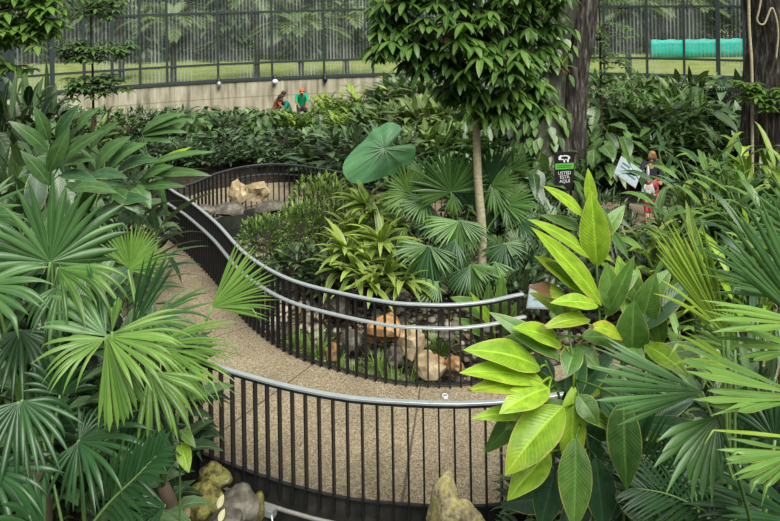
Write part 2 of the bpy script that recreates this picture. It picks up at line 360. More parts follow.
def leafto(mb, a, b, n, W, bow=.12, **kw):
    """leaf from point a ending near point b, bowed along its normal"""
    a = V(a); b = V(b); ax = b - a; Ln = ax.length; n = V(n).normalized()
    segs = kw.pop('segs', 12); prof = PROF[kw.pop('prof', 'obl')]; fold = kw.pop('fold', .22); tint = kw.pop('tint', .5); wave = kw.pop('wave', .06)
    dn = (n - ax.normalized()*n.dot(ax.normalized())).normalized()
    us = (-1, -.6, -.12, 0, .12, .6, 1); k = len(us); vs = []; fs = []; uvs = []; ph = R.random()*6
    c = (a + b)/2 + dn*bow*Ln*2
    curl = R.uniform(-.3, .3)
    for i in range(segs + 1):
        t = i/segs; p = a*(1 - t)**2 + c*2*t*(1 - t) + b*t*t
        tg = ((c - a)*(1 - t) + (b - c)*t).normalized(); nn = (dn - tg*dn.dot(tg)).normalized(); sd = tg.cross(nn)
        nn = (nn + sd*curl*(t - .3)).normalized(); sd = tg.cross(nn)
        w = W*.5*prof(t) if 0 < i < segs else (W*.05 if i == 0 else .0006)
        for u in us:
            h = w*fold*(abs(u)**.8 - .45*u*u*1.0) + wave*w*math.sin(ph + t*13 + (2 if u > 0 else 0))*abs(u)**2
            vs.append(p + sd*u*w + nn*h); uvs.append(((u + 1)/2, t))
        if i < segs:
            for j in range(k - 1): q = i*k + j; fs.append((q, q + 1, q + k + 1, q + k))
    mb.add(vs, fs, uvs, tint)
def fan(mb, hub, axis, normal, Rr, spread, n, join=.45, droop=.5, cup=.1, pleat=.6, tint=.5, jit=.12, tipw=.0, lenfall=.25, segs=9):
    hub = V(hub); ax = V(axis).normalized(); nn = V(normal); nn = (nn - ax*nn.dot(ax)).normalized(); sd = ax.cross(nn)
    da = spread/n
    for i in range(n):
        f = (i + .5)/n - .5; a = f*spread
        if jit: a += R.uniform(-.5, .5)*da*min(1, jit*4)
        lift = R.uniform(-1, 1)*jit*.8
        d = (ax*math.cos(a) + sd*math.sin(a) + nn*(cup*math.cos(a) + lift)).normalized()
        nrm = (nn - d*nn.dot(d)).normalized()
        Ln = Rr*(1 - lenfall*abs(2*f)**1.5)*R.uniform(1 - jit*1.6, 1 + jit*.6)
        p = hub.copy(); vs = []; uvs = []; fs = []
        jj = join*R.uniform(.7, 1.1); dd = droop*R.uniform(.4, 1.7); tw = R.uniform(-1, 1)*jit*7; brk = R.uniform(.55, .8) if R.random() < .14 and jit > .09 else 9
        wj = jj*Rr*math.tan(da/2)*1.12; tt = max(0, min(1, tint + R.uniform(-.3, .3))); pl = pleat*R.uniform(.7, 1.3)
        te = max(jj, .62)
        for k in range(segs + 1):
            t = k/segs
            if t <= jj: w = max(.002, t*Rr*math.tan(da/2)*1.12)
            else: w = max(.0008, wj*(1 + .15*(t - jj))*(1 - max(0, (t - te)/(1 - te))**1.5*(1 - tipw)))
            s2 = d.cross(nrm)
            vs += [p - s2*w - nrm*pl*w, p + nrm*pl*w*.5, p + s2*w - nrm*pl*w]; uvs += [(0, t), (.5, t), (1, t)]
            if k < segs: q = k*3; fs += [(q, q + 1, q + 4, q + 3), (q + 1, q + 2, q + 5, q + 4)]
            p = p + d*(Ln/segs)
            if t > jj*.6:
                g_ = dd/segs*(1.5 if t > jj else .5)
                if t >= brk: g_ += 1.3; brk = 9
                d = (d - Z*g_).normalized(); nrm = (nrm - d*nrm.dot(d)).normalized()
                if t > jj: nrm = (nrm + d.cross(nrm)*tw/segs).normalized()
        mb.add(vs, fs, uvs, tt)
def pinnate(mb, pts, n, Ln, W, normal=None, droop=.4, tint=.5, ang=.9, both=True, start=.2):
    pts = [V(p) for p in pts]; k = len(pts) - 1
    for i in range(n):
        t = start + (1 - start)*i/(n - 1); q = min(k - 1, int(t*k)); p = pts[q].lerp(pts[q + 1], t*k - q)
        d = (pts[q + 1] - pts[q]).normalized(); nn = V(normal) if normal is not None else Z; nn = (nn - d*nn.dot(d)).normalized(); sd = d.cross(nn)
        l = Ln*(.45 + .75*math.sin(PI*min(1, .18 + t*.8)))
        for sg in ((-1, 1) if both else (1,)):
            a = ang*(1 - .55*t) + R.uniform(-.06, .06)
            leaf(mb, p, d*math.cos(a) + sd*sg*math.sin(a) + nn*.15, nn, l, W, droop=droop, segs=5, fold=.25, prof='lance', tint=max(0, min(1, tint + R.uniform(-.2, .2))))
# ------------------------------------------------------------------ the loop walk: K is the pond-side edge
def top(x, y, z): return G(x, y, z)
kp = [V((6.2, 11.6, 0)), V((4.4, 10.75, 0)), V((3.0, 10.2, 0))]
inner_px = [(524, 293.5), (488, 301), (451, 304.5), (420, 304), (390, 302), (344, 293.5), (298, 282), (267, 268), (241, 249.5), (216, 222.5), (190, 201), (178, 194), (163, 185.5)]
for x, y in inner_px:
    p = top(x, y, 1.1); p.z = 0; kp.append(p)
n_in0 = 3
far_px = [(190, 184), (216, 173.5), (241, 167), (267, 164), (293, 164.7), (330, 170), (355, 174.5), (382, 177)]
turn = [V((-5.3, 15.6, -.1)), V((-5.42, 16.15, -.25)), V((-5.2, 16.65, -.38))]
kp += turn
fk = []
for x, y in far_px:
    p = top(x, y, .7); p.z = -.4; fk.append(p)
kp += fk + [V((1.2, 17.0, -.4)), V((3.0, 16.85, -.4)), V((5.2, 16.4, -.4)), V((7.6, 15.6, -.4)), V((10.5, 14.2, -.4))]
K = resample(spline(kp, 14), .05)
def tang(i, w=7):
    a, b = K[max(0, i - w)], K[min(len(K) - 1, i + w)]; d = b - a; d.z = 0; return d.normalized()
def wraw(i):                                                      # the walk is a little narrower round the bend
    if i <= WF[0][0]: return WF[0][1]
    for (a, fa), (b, fb) in zip(WF, WF[1:]):
        if i <= b: return fa + (fb - fa)*(i - a)/(b - a)
    return WF[-1][1]
WC = {}
def wfac(i):
    if i not in WC: WC[i] = sum(wraw(i + j) for j in range(-36, 37, 4))/19
    return WC[i]
def off(i, o):
    d = tang(i)
    if o > 1: o *= wfac(i)
    return K[i] + V((-d.y, d.x, 0))*o
def near_i(x, y): return min(range(len(K)), key=lambda i: (K[i].x - x)**2 + (K[i].y - y)**2)
WF = []
for x_, y_ in ((480, 403), (418.5, 405.5), (390.5, 403.7), (334, 393.5), (300.5, 386), (267, 377), (231, 368), (205, 363.5)):
    q_ = top(x_, y_, 1.1); i_ = near_i(q_.x, q_.y); WF.append((i_, (V((q_.x, q_.y, 0)) - V((K[i_].x, K[i_].y, 0))).length/(2.30 + .04)))
WF.sort(); WC.clear()
iE = near_i(*top(524, 293.5, 1.1).xy); iT = near_i(-5.42, 16.15); iF = near_i(3.0, 16.85)
WID = 2.30
# slab ribbon
mb = MB(); vs = []; fs = []; uvs = []
gj = G(313, 363, 0); ij = near_i(gj.x, gj.y); ush = .35 - ij*.05
cols = 9; idx = list(range(0, len(K), 4))
for q, i in enumerate(idx):
    for j in range(cols):
        o = -.06 + (WID + .06)*j/(cols - 1); vs.append(off(i, o)); uvs.append((i*.05 + ush, o))
for q in range(len(idx) - 1):
    for j in range(cols - 1):
        a = q*cols + j; fs.append((a, a + cols, a + cols + 1, a + 1))
nb = len(vs)
for q, i in enumerate(idx):
    for o in (-.06, WID): vs.append(off(i, o) - Z*.16); uvs.append((0.9, o))
for q in range(len(idx) - 1):
    fs.append((q*cols, nb + q*2, nb + q*2 + 2, (q + 1)*cols)); fs.append((q*cols + cols - 1, (q + 1)*cols + cols - 1, nb + q*2 + 3, nb + q*2 + 1))
    fs.append((nb + q*2, nb + q*2 + 1, nb + q*2 + 3, nb + q*2 + 2))
mb.add(vs, fs, uvs)
tag(mb.build('path', 'path', smooth=False), kind='structure')
# dark plinth under the slab edges
for k, (o, th) in enumerate(((WID + .012, .012), (-.075, .014))):
    mb = MB(); mb.sweep([off(i, o) for i in range(0, len(K), 4)], [(-th, .012), (th, .012), (th, -.55), (-th, -.55)])
    tag(mb.build('trim_%d' % (k + 1), 'dark_plinth', smooth=False), kind='structure')
# pale edge line of the slab
# ------------------------------------------------------------------ railings
bal_cache = {}
FLAT = [(-.028, .006), (-.024, .010), (.024, .010), (.028, .006), (.028, -.014), (-.028, -.014)]
def railing(label, i0, i1, o, second, step=.145, zb=-.12, group=None, rm='rail'):
    i0_, i1_ = min(i0, i1), max(i0, i1)
    mid = off((i0_ + i1_)//2, o)
    root = thing('railing', label, 'railing', (mid.x, mid.y, off((i0_ + i1_)//2, 0).z + zb)); org = V(root.location)
    pts = [off(i, o) for i in range(i0_, i1_ + 1)]
    up = lambda q, h, s=0: [off(i, o + s) + Z*h for i in range(i0_, i1_ + 1, 3)]
    r = MB(); r.sweep(up(pts, 1.1), FLAT); r.build('top_rail', rm, root, org, smooth=False)
    if second:
        r = MB(); r.sweep(up(pts, .82, .065), FLAT); r.build('handrail', rm, root, org, smooth=False)
    r = MB(); r.sweep(up(pts, 1.06), [(-.02, .006), (.02, .006), (.02, -.006), (-.02, -.006)]); r.build('upper_flat_bar', 'black', root, org, smooth=False)
    r = MB(); r.sweep(up(pts, .05), [(-.02, .006), (.02, .006), (.02, -.006), (-.02, -.006)]); r.build('lower_flat_bar', 'black', root, org, smooth=False)
    if zb not in bal_cache:
        b = MB(); b.box((0, 0, (1.08 + zb)/2),   .009, .030, (1.08 - zb)/2); ob = b.build('baluster', 'black', root, smooth=False); bal_cache[zb] = ob.data; C.objects.unlink(ob); bpy.data.objects.remove(ob)
    acc = 0; prev = pts[0]; cnt = 0; nxt = .07
    for k, p in enumerate(pts):
        st_ = (p - prev).length if k else 0; acc += st_; pv = prev; prev = p
        if acc >= nxt and cnt < 100:
            if st_: p = p.lerp(pv, min(1, (acc - nxt)/st_))
            nxt += step; cnt += 1
            d = tang(min(len(K) - 1, i0_ + k)); b = bpy.data.objects.new('baluster', bal_cache[zb]); C.objects.link(b)
            b.parent = root; b.location = p - org; b.rotation_euler = (0, 0, math.atan2(d.y, d.x))
            if second and cnt % 10 == 5:
                br = MB(); q0 = p + Z*.80; q1 = off(i0_ + k, o + .065) + Z*.80; br.tube([q0, q1, q1 + Z*.02], .008, 6); br.build('bracket', 'black', root, org)
    return root
railing('black railing with two pale rails curving along the pond side of the path', iE, iT - 4, 0, True)
railing('all-dark railing across the pond in front of the dark shrub bed', iT + 6, iF, 0, True, rm=plain('dark_grey_rail_paint', (.05, .055, .055), .35, metal=.2, spec=.6))
iN0 = near_i(3.4, 10.3); iN1 = near_i(-3.8, 13.6)
nr = railing('black railing with one pale top rail on the outer path edge behind the boulder', iN0, iN1, WID + .04, False, step=.158)
# ------------------------------------------------------------------ ground
PC = G(222, 228, -.75)
def gauss(x, y, cx, cy, r): return math.exp(-((x - cx)**2 + (y - cy)**2)/(r*r))
Kc = [(K[i].x, K[i].y, off(i, WID/2), K[i].z) for i in range(0, len(K), 10)]
def gz(x, y, clamp=True):
    z = -.42 + .02*math.sin(x*1.7) + .03*math.sin(y*2.3 + x)
    z += smoothstep(19.3, 24, y)*.55
    z += .25*gauss(x, y, 1.0, 12.6, 1.6) + .12*gauss(x, y, -1.6, 13.4, 1.2)
    z -= .75*gauss(x, y, PC.x, PC.y, 1.3)
    z += .45*gauss(x, y, -2.0, 7.05, .55)
    if clamp:
        for kx, ky, c, kz in Kc:
            if (c.x - x)**2 + (c.y - y)**2 < 1.75**2: z = min(z, kz - .2)
    return z
mb = MB(); st = .3; nx, ny = int(48/st), int(30/st); vs = []; fs = []
for j in range(ny + 1):
    for i in range(nx + 1):
        x = -23 + i*st; y = .5 + j*st; vs.append((x, y, gz(x, y)))
for j in range(ny):
    for i in range(nx): a = j*(nx + 1) + i; fs.append((a, a + 1, a + nx + 2, a + nx + 1))
mb.add(vs, fs); tag(mb.build('ground', 'soil'), kind='structure')
mb = MB(); n = 40; wz = -.78
mb.add([(PC.x, PC.y, wz)] + [(PC.x + 1.75*math.cos(2*PI*i/n)*(1 + .12*math.sin(3*2*PI*i/n)), PC.y + 1.6*math.sin(2*PI*i/n), wz) for i in range(n)], [(0, 1 + i, 1 + (i + 1) % n) for i in range(n)])
tag(mb.build('pond_water', 'water'), kind='structure')
# ------------------------------------------------------------------ the glasshouse wall
WX, WY, WR = 1.2, 2.45, 26.3
def wp(th, z, r=WR): return V((WX + r*math.sin(th), WY + r*math.cos(th), z))
def th_of(x, y):
    q = P(x, y, 1) - V((0, 0, H)); dx, dy = q.x, q.y
    a = dx*dx + dy*dy; b = -2*(dx*WX + dy*WY); c = WX*WX + WY*WY - WR*WR
    s = (-b + math.sqrt(b*b - 4*a*c))/(2*a); return math.atan2(dx*s - WX, dy*s - WY)
mb = MB(); vs = []; fs = []; uvs = []
ths = [-.95 + 1.9*i/120 for i in range(121)]
for t in ths:
    for r, z in ((WR - .12, -.4), (WR - .12, 1.62), (WR + .12, 1.62), (WR + .12, -.4)): vs.append(wp(t, z, r)); uvs.append((t*WR, z))
for i in range(120):
    for j in range(3): a = i*4 + j; fs.append((a, a + 4, a + 5, a + 1))
mb.add(vs, fs, uvs); tag(mb.build('wall_back', 'concrete', smooth=False), kind='structure')
mb = MB()
mb.v = []
for i in range(120):
    pass
vs = []; fs = []
for t in ths:
    for r, z in ((WR - .16, 1.62), (WR - .16, 1.70), (WR + .14, 1.70), (WR + .14, 1.62)): vs.append(wp(t, z, r))
for i in range(120):
    for j in range(4): a = i*4 + j; b = i*4 + (j + 1) % 4; fs.append((a, a + 4, b + 4, b))
mb.add(vs, fs); tag(mb.build('trim_3', 'frame', smooth=False), kind='structure')
mx = [-230, -170, -115, -70, -30, 12, 52, 84, 112, 140, 167, 218, 272, 324, 373, 422, 470, 516, 560, 604, 647, 684, 718, 744, 775, 810, 850, 895, 945, 1000]
mth = [th_of(x, 60 if x < 600 else 50) for x in mx]
zl = [1.70, 2.31, 4.28, 6.2, 8.1]
for k in range(len(mth) - 1):
    t0, t1 = mth[k], mth[k + 1]
    a, b = wp(t0, 0), wp(t1, 0); ax = (b - a).normalized(); ay = V((-ax.y, ax.x, 0)); org = (a + b)/2; org.z = 1.7
    root = thing('window_%d' % (k + 1), None, None, org); root['kind'] = 'structure'
    thick = .075 if mx[k] in (12, 52, 718) else (.05 if mx[k] in (112, 84) else .044)
    m_ = MB(); m_.box(V((a.x, a.y, 4.9)), thick, .07, 3.2, ax, ay); m_.build('mullion', 'frame', root, org, smooth=False)
    for z in zl:
        m_ = MB(); m_.box(V(((a.x + b.x)/2, (a.y + b.y)/2, z)), (b - a).length/2, .045, .040, ax, ay); m_.build('transom', 'frame', root, org, smooth=False)
    for z0, z1 in zip(zl, zl[1:]):
        m_ = MB(); solid = mx[k] == -30
        p0, p1 = V((a.x, a.y, z0)), V((b.x, b.y, z0)); th = ay*.012
        u0 = t0*WR; u1 = t1*WR
        m_.add([p0 - th, p1 - th, p1 - th + Z*(z1 - z0), p0 - th + Z*(z1 - z0)], [(0, 1, 2, 3)], [(u0, z0), (u1, z0), (u1, z1), (u0, z1)])
        m_.build('pane', 'frame' if solid else 'glass', root, org, smooth=False)
# wall lamps
lampm = M['white']
for x, y, lb in ((275, 81, 'white globe lamp on the concrete wall above the worker in brown'), (219, 84, 'small dark bracket lamp on the concrete wall, left of the white globe lamp'), (325, 79, 'dark lantern on the concrete wall above the tallest lime leaved plants')):
    t = th_of(x, y); q = wp(t, 0, WR - .12); d = q.y; p = P(x, y, d - .12); nrm = V((-math.sin(t), -math.cos(t), 0))
    root = thing('wall_lamp', lb, 'lamp', p); w = MB(); w.box(p - nrm*.05 + Z*.1, .06, .06, .1); w.tube([p - nrm*.1 + Z*.05, p + Z*.12, p + nrm*.03], .015); w.build('bracket', 'black', root, p)
    w = MB()
    if x == 275: w.ball(p + nrm*.03 - Z*.02, .11, .11, .10, 14); w.build('globe', 'white', root, p)
    else: w.ball(p + nrm*.03 - Z*.02, .10, .1, .14, 10); w.build('lamp_shade', 'black' if x == 325 else 'galv', root, p)
# ------------------------------------------------------------------ conduit, junction box, floodlight, disc in the path
i0, i1 = near_i(*G(255, 330, 0).xy), near_i(*G(480, 385, 0).xy)
def dist_i(px):                                                    # index on K whose outer edge sits under pixel column px
    return min(range(len(K)), key=lambda i: (abs((off(i, WID + .16).x/off(i, WID + .16).y) - P(px, 480, 1).x) if K[i].y < 13 else 9))
ia, ib = dist_i(213), dist_i(420)
cp = [off(i, WID + .17) - Z*.14 for i in range(min(ia, ib), max(ia, ib) + 1, 3)]
mb = MB(); mb.tube(cp, .022, 10); org = cp[len(cp)//2]
tag(mb.build('conduit_pipe', 'galv', org=org), 'grey metal conduit pipe running along the foot of the single-rail railing', 'pipe')
ij2 = dist_i(272); p = off(ij2, WID + .24) - Z*.14; d = tang(ij2); s_ = V((-d.y, d.x, 0))
jb = thing('junction_box', 'small grey junction box on the conduit beside the mossy rocks', 'box', p - Z*.06)
m_ = MB(); m_.box(p, .065, .04, .04, d, s_); m_.build('body', 'galv', jb, p - Z*.06, smooth=False)
m_ = MB(); m_.box(p + s_*.043, .058, .004, .034, d, s_); m_.build('lid', 'rail', jb, p - Z*.06, smooth=False)
m_ = MB(); m_.tube(bez(p + s_*.04 - d*.05, p + s_*.12 - d*.12 - Z*.02, p + s_*.05 - d*.09 - Z*.22), .008, 6); m_.build('cable', 'white', jb, p - Z*.06)
q = p + s_*.08 - Z*.15
fl = thing('floodlight', 'little dark floodlight with a bluish lens under the junction box', 'lamp', q - Z*.1)
m_ = MB(); m_.box(q, .075, .03, .055, d, s_); m_.build('housing', 'black', fl, q - Z*.1, smooth=False)
m_ = MB(); m_.box(q + s_*.031 + Z*.004, .045, .003, .03, d, s_); m_.build('lens', plain('bluish_lens', (.25, .42, .5), .15), fl, q - Z*.1, smooth=False)
m_ = MB(); m_.tube([q - d*.08, q - d*.08 - Z*.1, q + d*.08 - Z*.1, q + d*.08], .01, 6); m_.build('bracket', 'black', fl, q - Z*.1)
p = G(445, 396, 0); mb = MB(); n = 24
mb.add([p + V((.058*math.cos(2*PI*i/n), .058*math.sin(2*PI*i/n), .008)) for i in range(n)] + [p + V((.066*math.cos(2*PI*i/n), .066*math.sin(2*PI*i/n), -.01)) for i in range(n)], [tuple(range(n))] + [(i, i + n, (i + 1) % n + n, (i + 1) % n) for i in range(n)])
dsc = mb.build('floor_disc', 'galv', org=p); tag(dsc, 'round pale metal disc set flush in the path surface', 'drain cover')
mb = MB(); mb.tube([p + V((.036*math.cos(2*PI*i/16), .036*math.sin(2*PI*i/16), .009)) for i in range(17)], .006, 6); mb.build('rim', 'white', dsc, p)
# ------------------------------------------------------------------ rocks
def rock(name, label, c, r, mat, seed=0, rot=0, taper=0, sub=4, rough=.28, cat='rock', group=None, facet=.25, flat=False):
    bm = bmesh.new(); bmesh.ops.create_icosphere(bm, subdivisions=sub, radius=1)
    rx, ry, rz = r; o3 = V((seed*3.7, seed*1.3, seed*7.1)); cr, sr = math.cos(rot), math.sin(rot)
    pl = [V((R.gauss(0, 1), R.gauss(0, 1), R.gauss(0, 1))).normalized() for _ in range(9)]
    for v in bm.verts:
        p = v.co.copy()
        k = 1 + rough*noise.noise(p*1.3 + o3) + rough*.35*noise.noise(p*3.4 + o3) + rough*.12*noise.noise(p*9 + o3)
        for q in pl:
            e = p.dot(q)
            if e > .72: k -= facet*(e - .72)
        p = p*k
        if taper: f = 1 - taper*(p.z*.5 + .5); p.x *= f; p.y *= f
        v.co = V((p.x*rx*cr - p.y*ry*sr, p.x*rx*sr + p.y*ry*cr, p.z*rz))
    me = bpy.data.meshes.new(name); bm.to_mesh(me); bm.free(); me.polygons.foreach_set('use_smooth', [not flat]*len(me.polygons)); me.materials.append(M[mat])
    o = bpy.data.objects.new(name, me); C.objects.link(o); o.location = c
    if label: tag(o, label, cat, group)
    return o
def prock(label, x, y, d, w, h, mat, seed, depth=None, rot=0, **kw):          # rock centred at pixel x, y
    c = P(x, y, d); s = d/F; rx = w/2*s; rz = h/2*s
    return rock('rock', label, c, (rx, (depth or .8)*rx, rz), mat, seed, rot, **kw)
prock('tall pointed boulder speckled with yellow lichen, in front of the single-rail railing', 452, 541, 6.75, 92, 126, 'rock_lichen', 4, .8, taper=.36, rough=.26, sub=4, facet=1.2)
prock('round yellow-mossed rock at the path foot, bigger of the mossy pair', 204, 503, 7.15, 40, 40, 'rock_moss', 5, 1)
prock('mossy rock wedged behind the round yellow-mossed one, just under the palm leaves', 214, 479, 7.45, 34, 24, 'rock_moss', 6, 1)
prock('rough grey rock with a pale crest between mossy rock and conduit', 238, 506, 7.2, 44, 34, 'rock_grey', 7, 1)
prock('dark mossy rock touching the conduit pipe next to the junction box', 256, 509, 7.28, 18, 36, 'rock_moss', 8, 1)
prock('brownish rock at the bottom under the palm leaves, left of the mossy rocks', 172, 514, 7.1, 36, 34, 'rock_grey', 9, 1)
prock('small smooth pale pebble in front of the brownish rock', 187, 513, 6.85, 9, 10, 'rock_tan', 10, 1, sub=3, rough=.08)
prock('grey rock low at the frame edge below the grey crested rock', 226, 522, 6.95, 34, 20, 'rock_grey', 12, 1)
for x, y, a, lb in ((221, 503, .5, 'upper of two pale oval fallen leaves on the grey crested rock'), (222, 517, .35, 'lower of two pale oval fallen leaves on the rocks')):
    c = P(x, y, 6.86); mb = MB(); leaf(mb, c - V((.03, 0, .05)), V((.35, .3, .8)), V((0, -1, .4)), .12, .062, droop=.1, prof='ell', tint=.95, segs=6)
    tag(mb.build('fallen_leaf', leafmat('pale_fallen_leaf_%d' % y, (.4, .38, .2), (.7, .68, .42), lat=0, rib=.4, rough=.7, trans=.1), org=c), lb, 'leaf')
# rocks beyond the pond and under the palms
prock('tan rock with a leaning face at the pond edge, left one of a pair', 238, 194, 15.9, 23, 27, 'rock_tan', 21, .8, rough=.35, facet=1.0, sub=2, flat=True)
prock('tan block with a flat top at the pond edge, right one of a pair', 258, 192, 15.9, 24, 25, 'rock_tan', 22, .9, rough=.35, facet=1.0, sub=2, flat=True)
for k, (x, y, d, w, h, mt, lb) in enumerate([
    (385, 326, 11.0, 40, 26, 'rock_orange', 'wide orange-brown rock under the yellow-green strap leaved plants'),
    (411, 341, 10.7, 26, 36, 'rock_tan', 'tall pale tan rock behind the inner railing, right of the wide orange rock'),
    (428, 363, 10.2, 34, 22, 'rock_tan', 'flat tan rock close behind the inner railing, left of the two small orange rocks'),
    (455, 362, 10.25, 18, 13, 'rock_orange', 'small bright orange rock close behind the inner railing, next to the lime ginger'),
    (438, 360, 10.35, 14, 15, 'rock_orange', 'small orange rock touching the flat tan rock behind the inner railing'),
    (396, 355, 10.45, 20, 18, 'rock_grey', 'rounded grey rock between grass tufts behind the inner railing'),
    (333, 352, 10.55, 14, 20, 'rock_orange', 'upright orange rock among grass tufts at the left bend of the inner railing'),
    (352, 338, 11.0, 22, 18, 'rock_grey', 'grey rock half sunk in gravel behind the grass tufts'),
    (322, 284, 13.2, 26, 14, 'rock_tan', 'long pale stone below the strap leaved plants, next to the bushy green shrub'),
    (300, 262, 14.0, 24, 16, 'rock_grey', 'grey stone at the foot of the bushy green shrub'),
    (288, 282, 12.8, 16, 12, 'rock_grey', 'small grey stone nearest the curved rail on the pond bank'),
    (340, 305, 12.0, 26, 18, 'rock_grey', 'grey stone in the gravel below the strap leaved plants'),
    (230, 206, 15.4, 34, 10, 'rock_grey', 'low dark grey ledge of stone at the pond edge under the tan pair'),
    (270, 205, 15.6, 30, 14, 'rock_grey', 'grey stone at the pond edge, right of and below the tan pair'),
    (205, 208, 15.0, 20, 10, 'rock_grey', 'dark stone by the pond water nearest the curved rail'),
    (445, 335, 10.9, 18, 12, 'rock_grey', 'grey stone in shade under the fan palm clump'),
    (470, 352, 10.6, 18, 14, 'rock_grey', 'grey stone behind the railing beside the broad upright leaves')]):
    prock(lb, x, y + 2, d, w, h, mt, 30 + k, 1, sub=2, flat=True, rough=.5, rot=k)
# gravel and leaf litter inside the loop
def inside(x, y):
    i = near_i_fast(x, y); k = K[i]; d = tang(i); nrm = V((-d.y, d.x, 0)); return (V((x, y, 0)) - V((k.x, k.y, 0))).dot(nrm) < -.12
Ks = [(K[i].x, K[i].y, i) for i in range(0, len(K), 6)]
def near_i_fast(x, y): return min(Ks, key=lambda k: (k[0] - x)**2 + (k[1] - y)**2)[2]
gm = MB(); lm = MB(); cnt = 0
while cnt < 4200:
    x, y = R.uniform(-4.6, 4.5), R.uniform(9.6, 16.6)
    if not inside(x, y): continue
    if R.random() < .35 and y > 13: continue
    cnt += 1; z = gz(x, y); s = R.uniform(.018, .06) if R.random() < .8 else R.uniform(.06, .10)
    if R.random() < .62: gm.ball((x, y, z + s*.3), s*R.uniform(.8, 1.4), s, s*.6, 6, Matrix.Rotation(R.random()*3, 3, 'Z'), R.random()**1.3)
    else: leaf(lm, (x, y, z + .02), (R.uniform(-1, 1), R.uniform(-1, 1), R.uniform(-.05, .35)), (0, 0, 1), R.uniform(.08, .2), R.uniform(.03, .07), segs=3, prof='ell', tint=R.random())
for k in range(900):
    x, y = R.uniform(-3.5, 3.0), R.uniform(5.6, 7.3); z = gz(x, y)
    leaf(lm, (x, y, z + .02), (R.uniform(-1, 1), R.uniform(-1, 1), R.uniform(-.05, .35)), (0, 0, 1), R.uniform(.08, .2), R.uniform(.03, .07), segs=3, prof='ell', tint=R.random())
tag(gm.build('gravel', 'pebble'), 'loose mixed pebbles and gravel on the soil inside the railing loop', 'gravel', kind='stuff')
tag(lm.build('leaf_litter', 'litter'), 'brown dry leaf litter scattered on the soil inside and outside the loop', 'leaf litter', kind='stuff')
# ------------------------------------------------------------------ foreground palms and gingers, leaf by leaf
CAMP = V((0, 0, H))
def facing(p, up=.5, side=0.):
    return ((CAMP - p).normalized() + Z*up + V((side, 0, 0))).normalized()
class Plant:
    def __init__(s, name, label, cat, x, y, group=None, trunk=None, trunkr=.06, tmat='twig'):
        s.base = V((x, y, gz(x, y))); s.root = thing(name, label, cat, s.base, group); s.crown = s.base + Z*.05; s.wk = 1.0
        if trunk:
            m_ = MB(); pts = [s.base - Z*.05 + V((.04*math.sin(i*1.3), .04*math.cos(i), trunk*i/8)) for i in range(9)]
            m_.tube(pts, [trunkr*(1.25 - .35*i/8)*(1 + .08*(i % 2)) for i in range(9)], 10); m_.build('trunk', tmat, s.root, s.base); s.crown = pts[-1]
    def fan(s, h, t, mat, spread=150, n=18, up=.5, side=0., ctrl=.45, pet=.012, normal=None, **kw):
        hub = P(*h); tip = P(*t); ax = tip - hub
        nn = normal if normal is not None else facing(hub, up, side)
        b = MB(); kw.setdefault('tint', R.uniform(.35, .65))
        fan(b, hub, ax, nn, ax.length, math.radians(spread), n, **kw)
        fo = b.build('frond', mat, s.root, s.base)
        c = s.crown.lerp(hub, .5) + Z*(ctrl*(hub - s.crown).length*.35)
        p_ = MB(); pts = bez(s.crown, c, hub - (ax.normalized()*.0), 10); p_.tube(pts, [pet*(1.5 - .7*i/10) for i in range(11)], 6)
        p_.build('petiole', 'petiole', fo, s.base); return fo
    def pinn(s, pts_px, mat, n=18, Ln=.35, W=.035, up=.7, side=0, **kw):
        pts = spline([P(*q) for q in pts_px], 6)
        b = MB(); pinnate(b, pts, n, Ln, W, facing(pts[len(pts)//2], up, side), **kw); fo = b.build('frond', mat, s.root, s.base)
        p_ = MB(); full = bez(s.crown, s.crown.lerp(pts[0], .5) + Z*.2, pts[0], 8) + pts[1:]; p_.tube(full, [.014*(1 - .75*i/(len(full) - 1)) for i in range(len(full))], 6); p_.build('rachis', 'petiole', fo, s.base)
    def stalk(s, pts, r=.016, mat='stem'):
        m_ = MB(); pts = spline(pts, 6); m_.tube(pts, [r*(1 - .5*i/(len(pts) - 1)) for i in range(len(pts))], 7); m_.build('stem', mat, s.root, s.base)
        s.st = getattr(s, 'st', []) + pts
    def leaf(s, a, b, wpx, mat, up=.6, side=0, bow=.06, **kw):
        A = P(*a); B = P(*b); W = s.wk*wpx*(a[2] + b[2])/2/F
        m_ = MB(); leafto(m_, A, B, kw.pop('normal', None) or facing(A, up, side), W, bow=bow, tint=kw.pop('tint', R.uniform(.3, .75)), **kw)
        if getattr(s, 'st', None):
            q = min(s.st, key=lambda p: (p - A).length + .6*max(0, p.z - A.z + .05))
            m_.tube(bez(q, (q + A)/2 + Z*.03, A, 5), .008, 5)
        return m_.build('leaf', mat, s.root, s.base)

# --- left: fan palms in front of the path
A = Plant('fan_palm', 'big blue-green fan palm on the left with one upright fan spread like an open hand', 'palm', P(35, 300, 5.9).x, 5.9, trunk=2.0)
A.fan((50, 262, 5.5), (40, 170, 5.6), 'fan', 235, 22, up=.25, join=.42, droop=.35, cup=.12, tint=.55)
A.fan((-22, 285, 5.2), (40, 318, 5.0), 'fan', 130, 13, up=.6, droop=.9, join=.4)
A.fan((-30, 215, 5.7), (30, 225, 5.6), 'fan', 150, 14, up=.4, droop=.5, join=.4)
A.fan((60, 285, 5.4), (45, 350, 5.1), 'fan', 120, 11, up=.5, droop=1.2, join=.35)
A.fan((20, 330, 5.6), (10, 410, 5.2), 'fan_dark', 170, 15, up=.6, droop=1.3, join=.35)
A.fan((58, 268, 5.3), (130, 300, 5.0), 'fan_bright', 70, 7, up=.7, droop=1.0, join=.3)
Bp = Plant('fan_palm', 'green fan palm with a pleated fan hanging down, between the open-hand palm and the path', 'palm', P(118, 380, 5.5).x, 5.5, trunk=1.5)
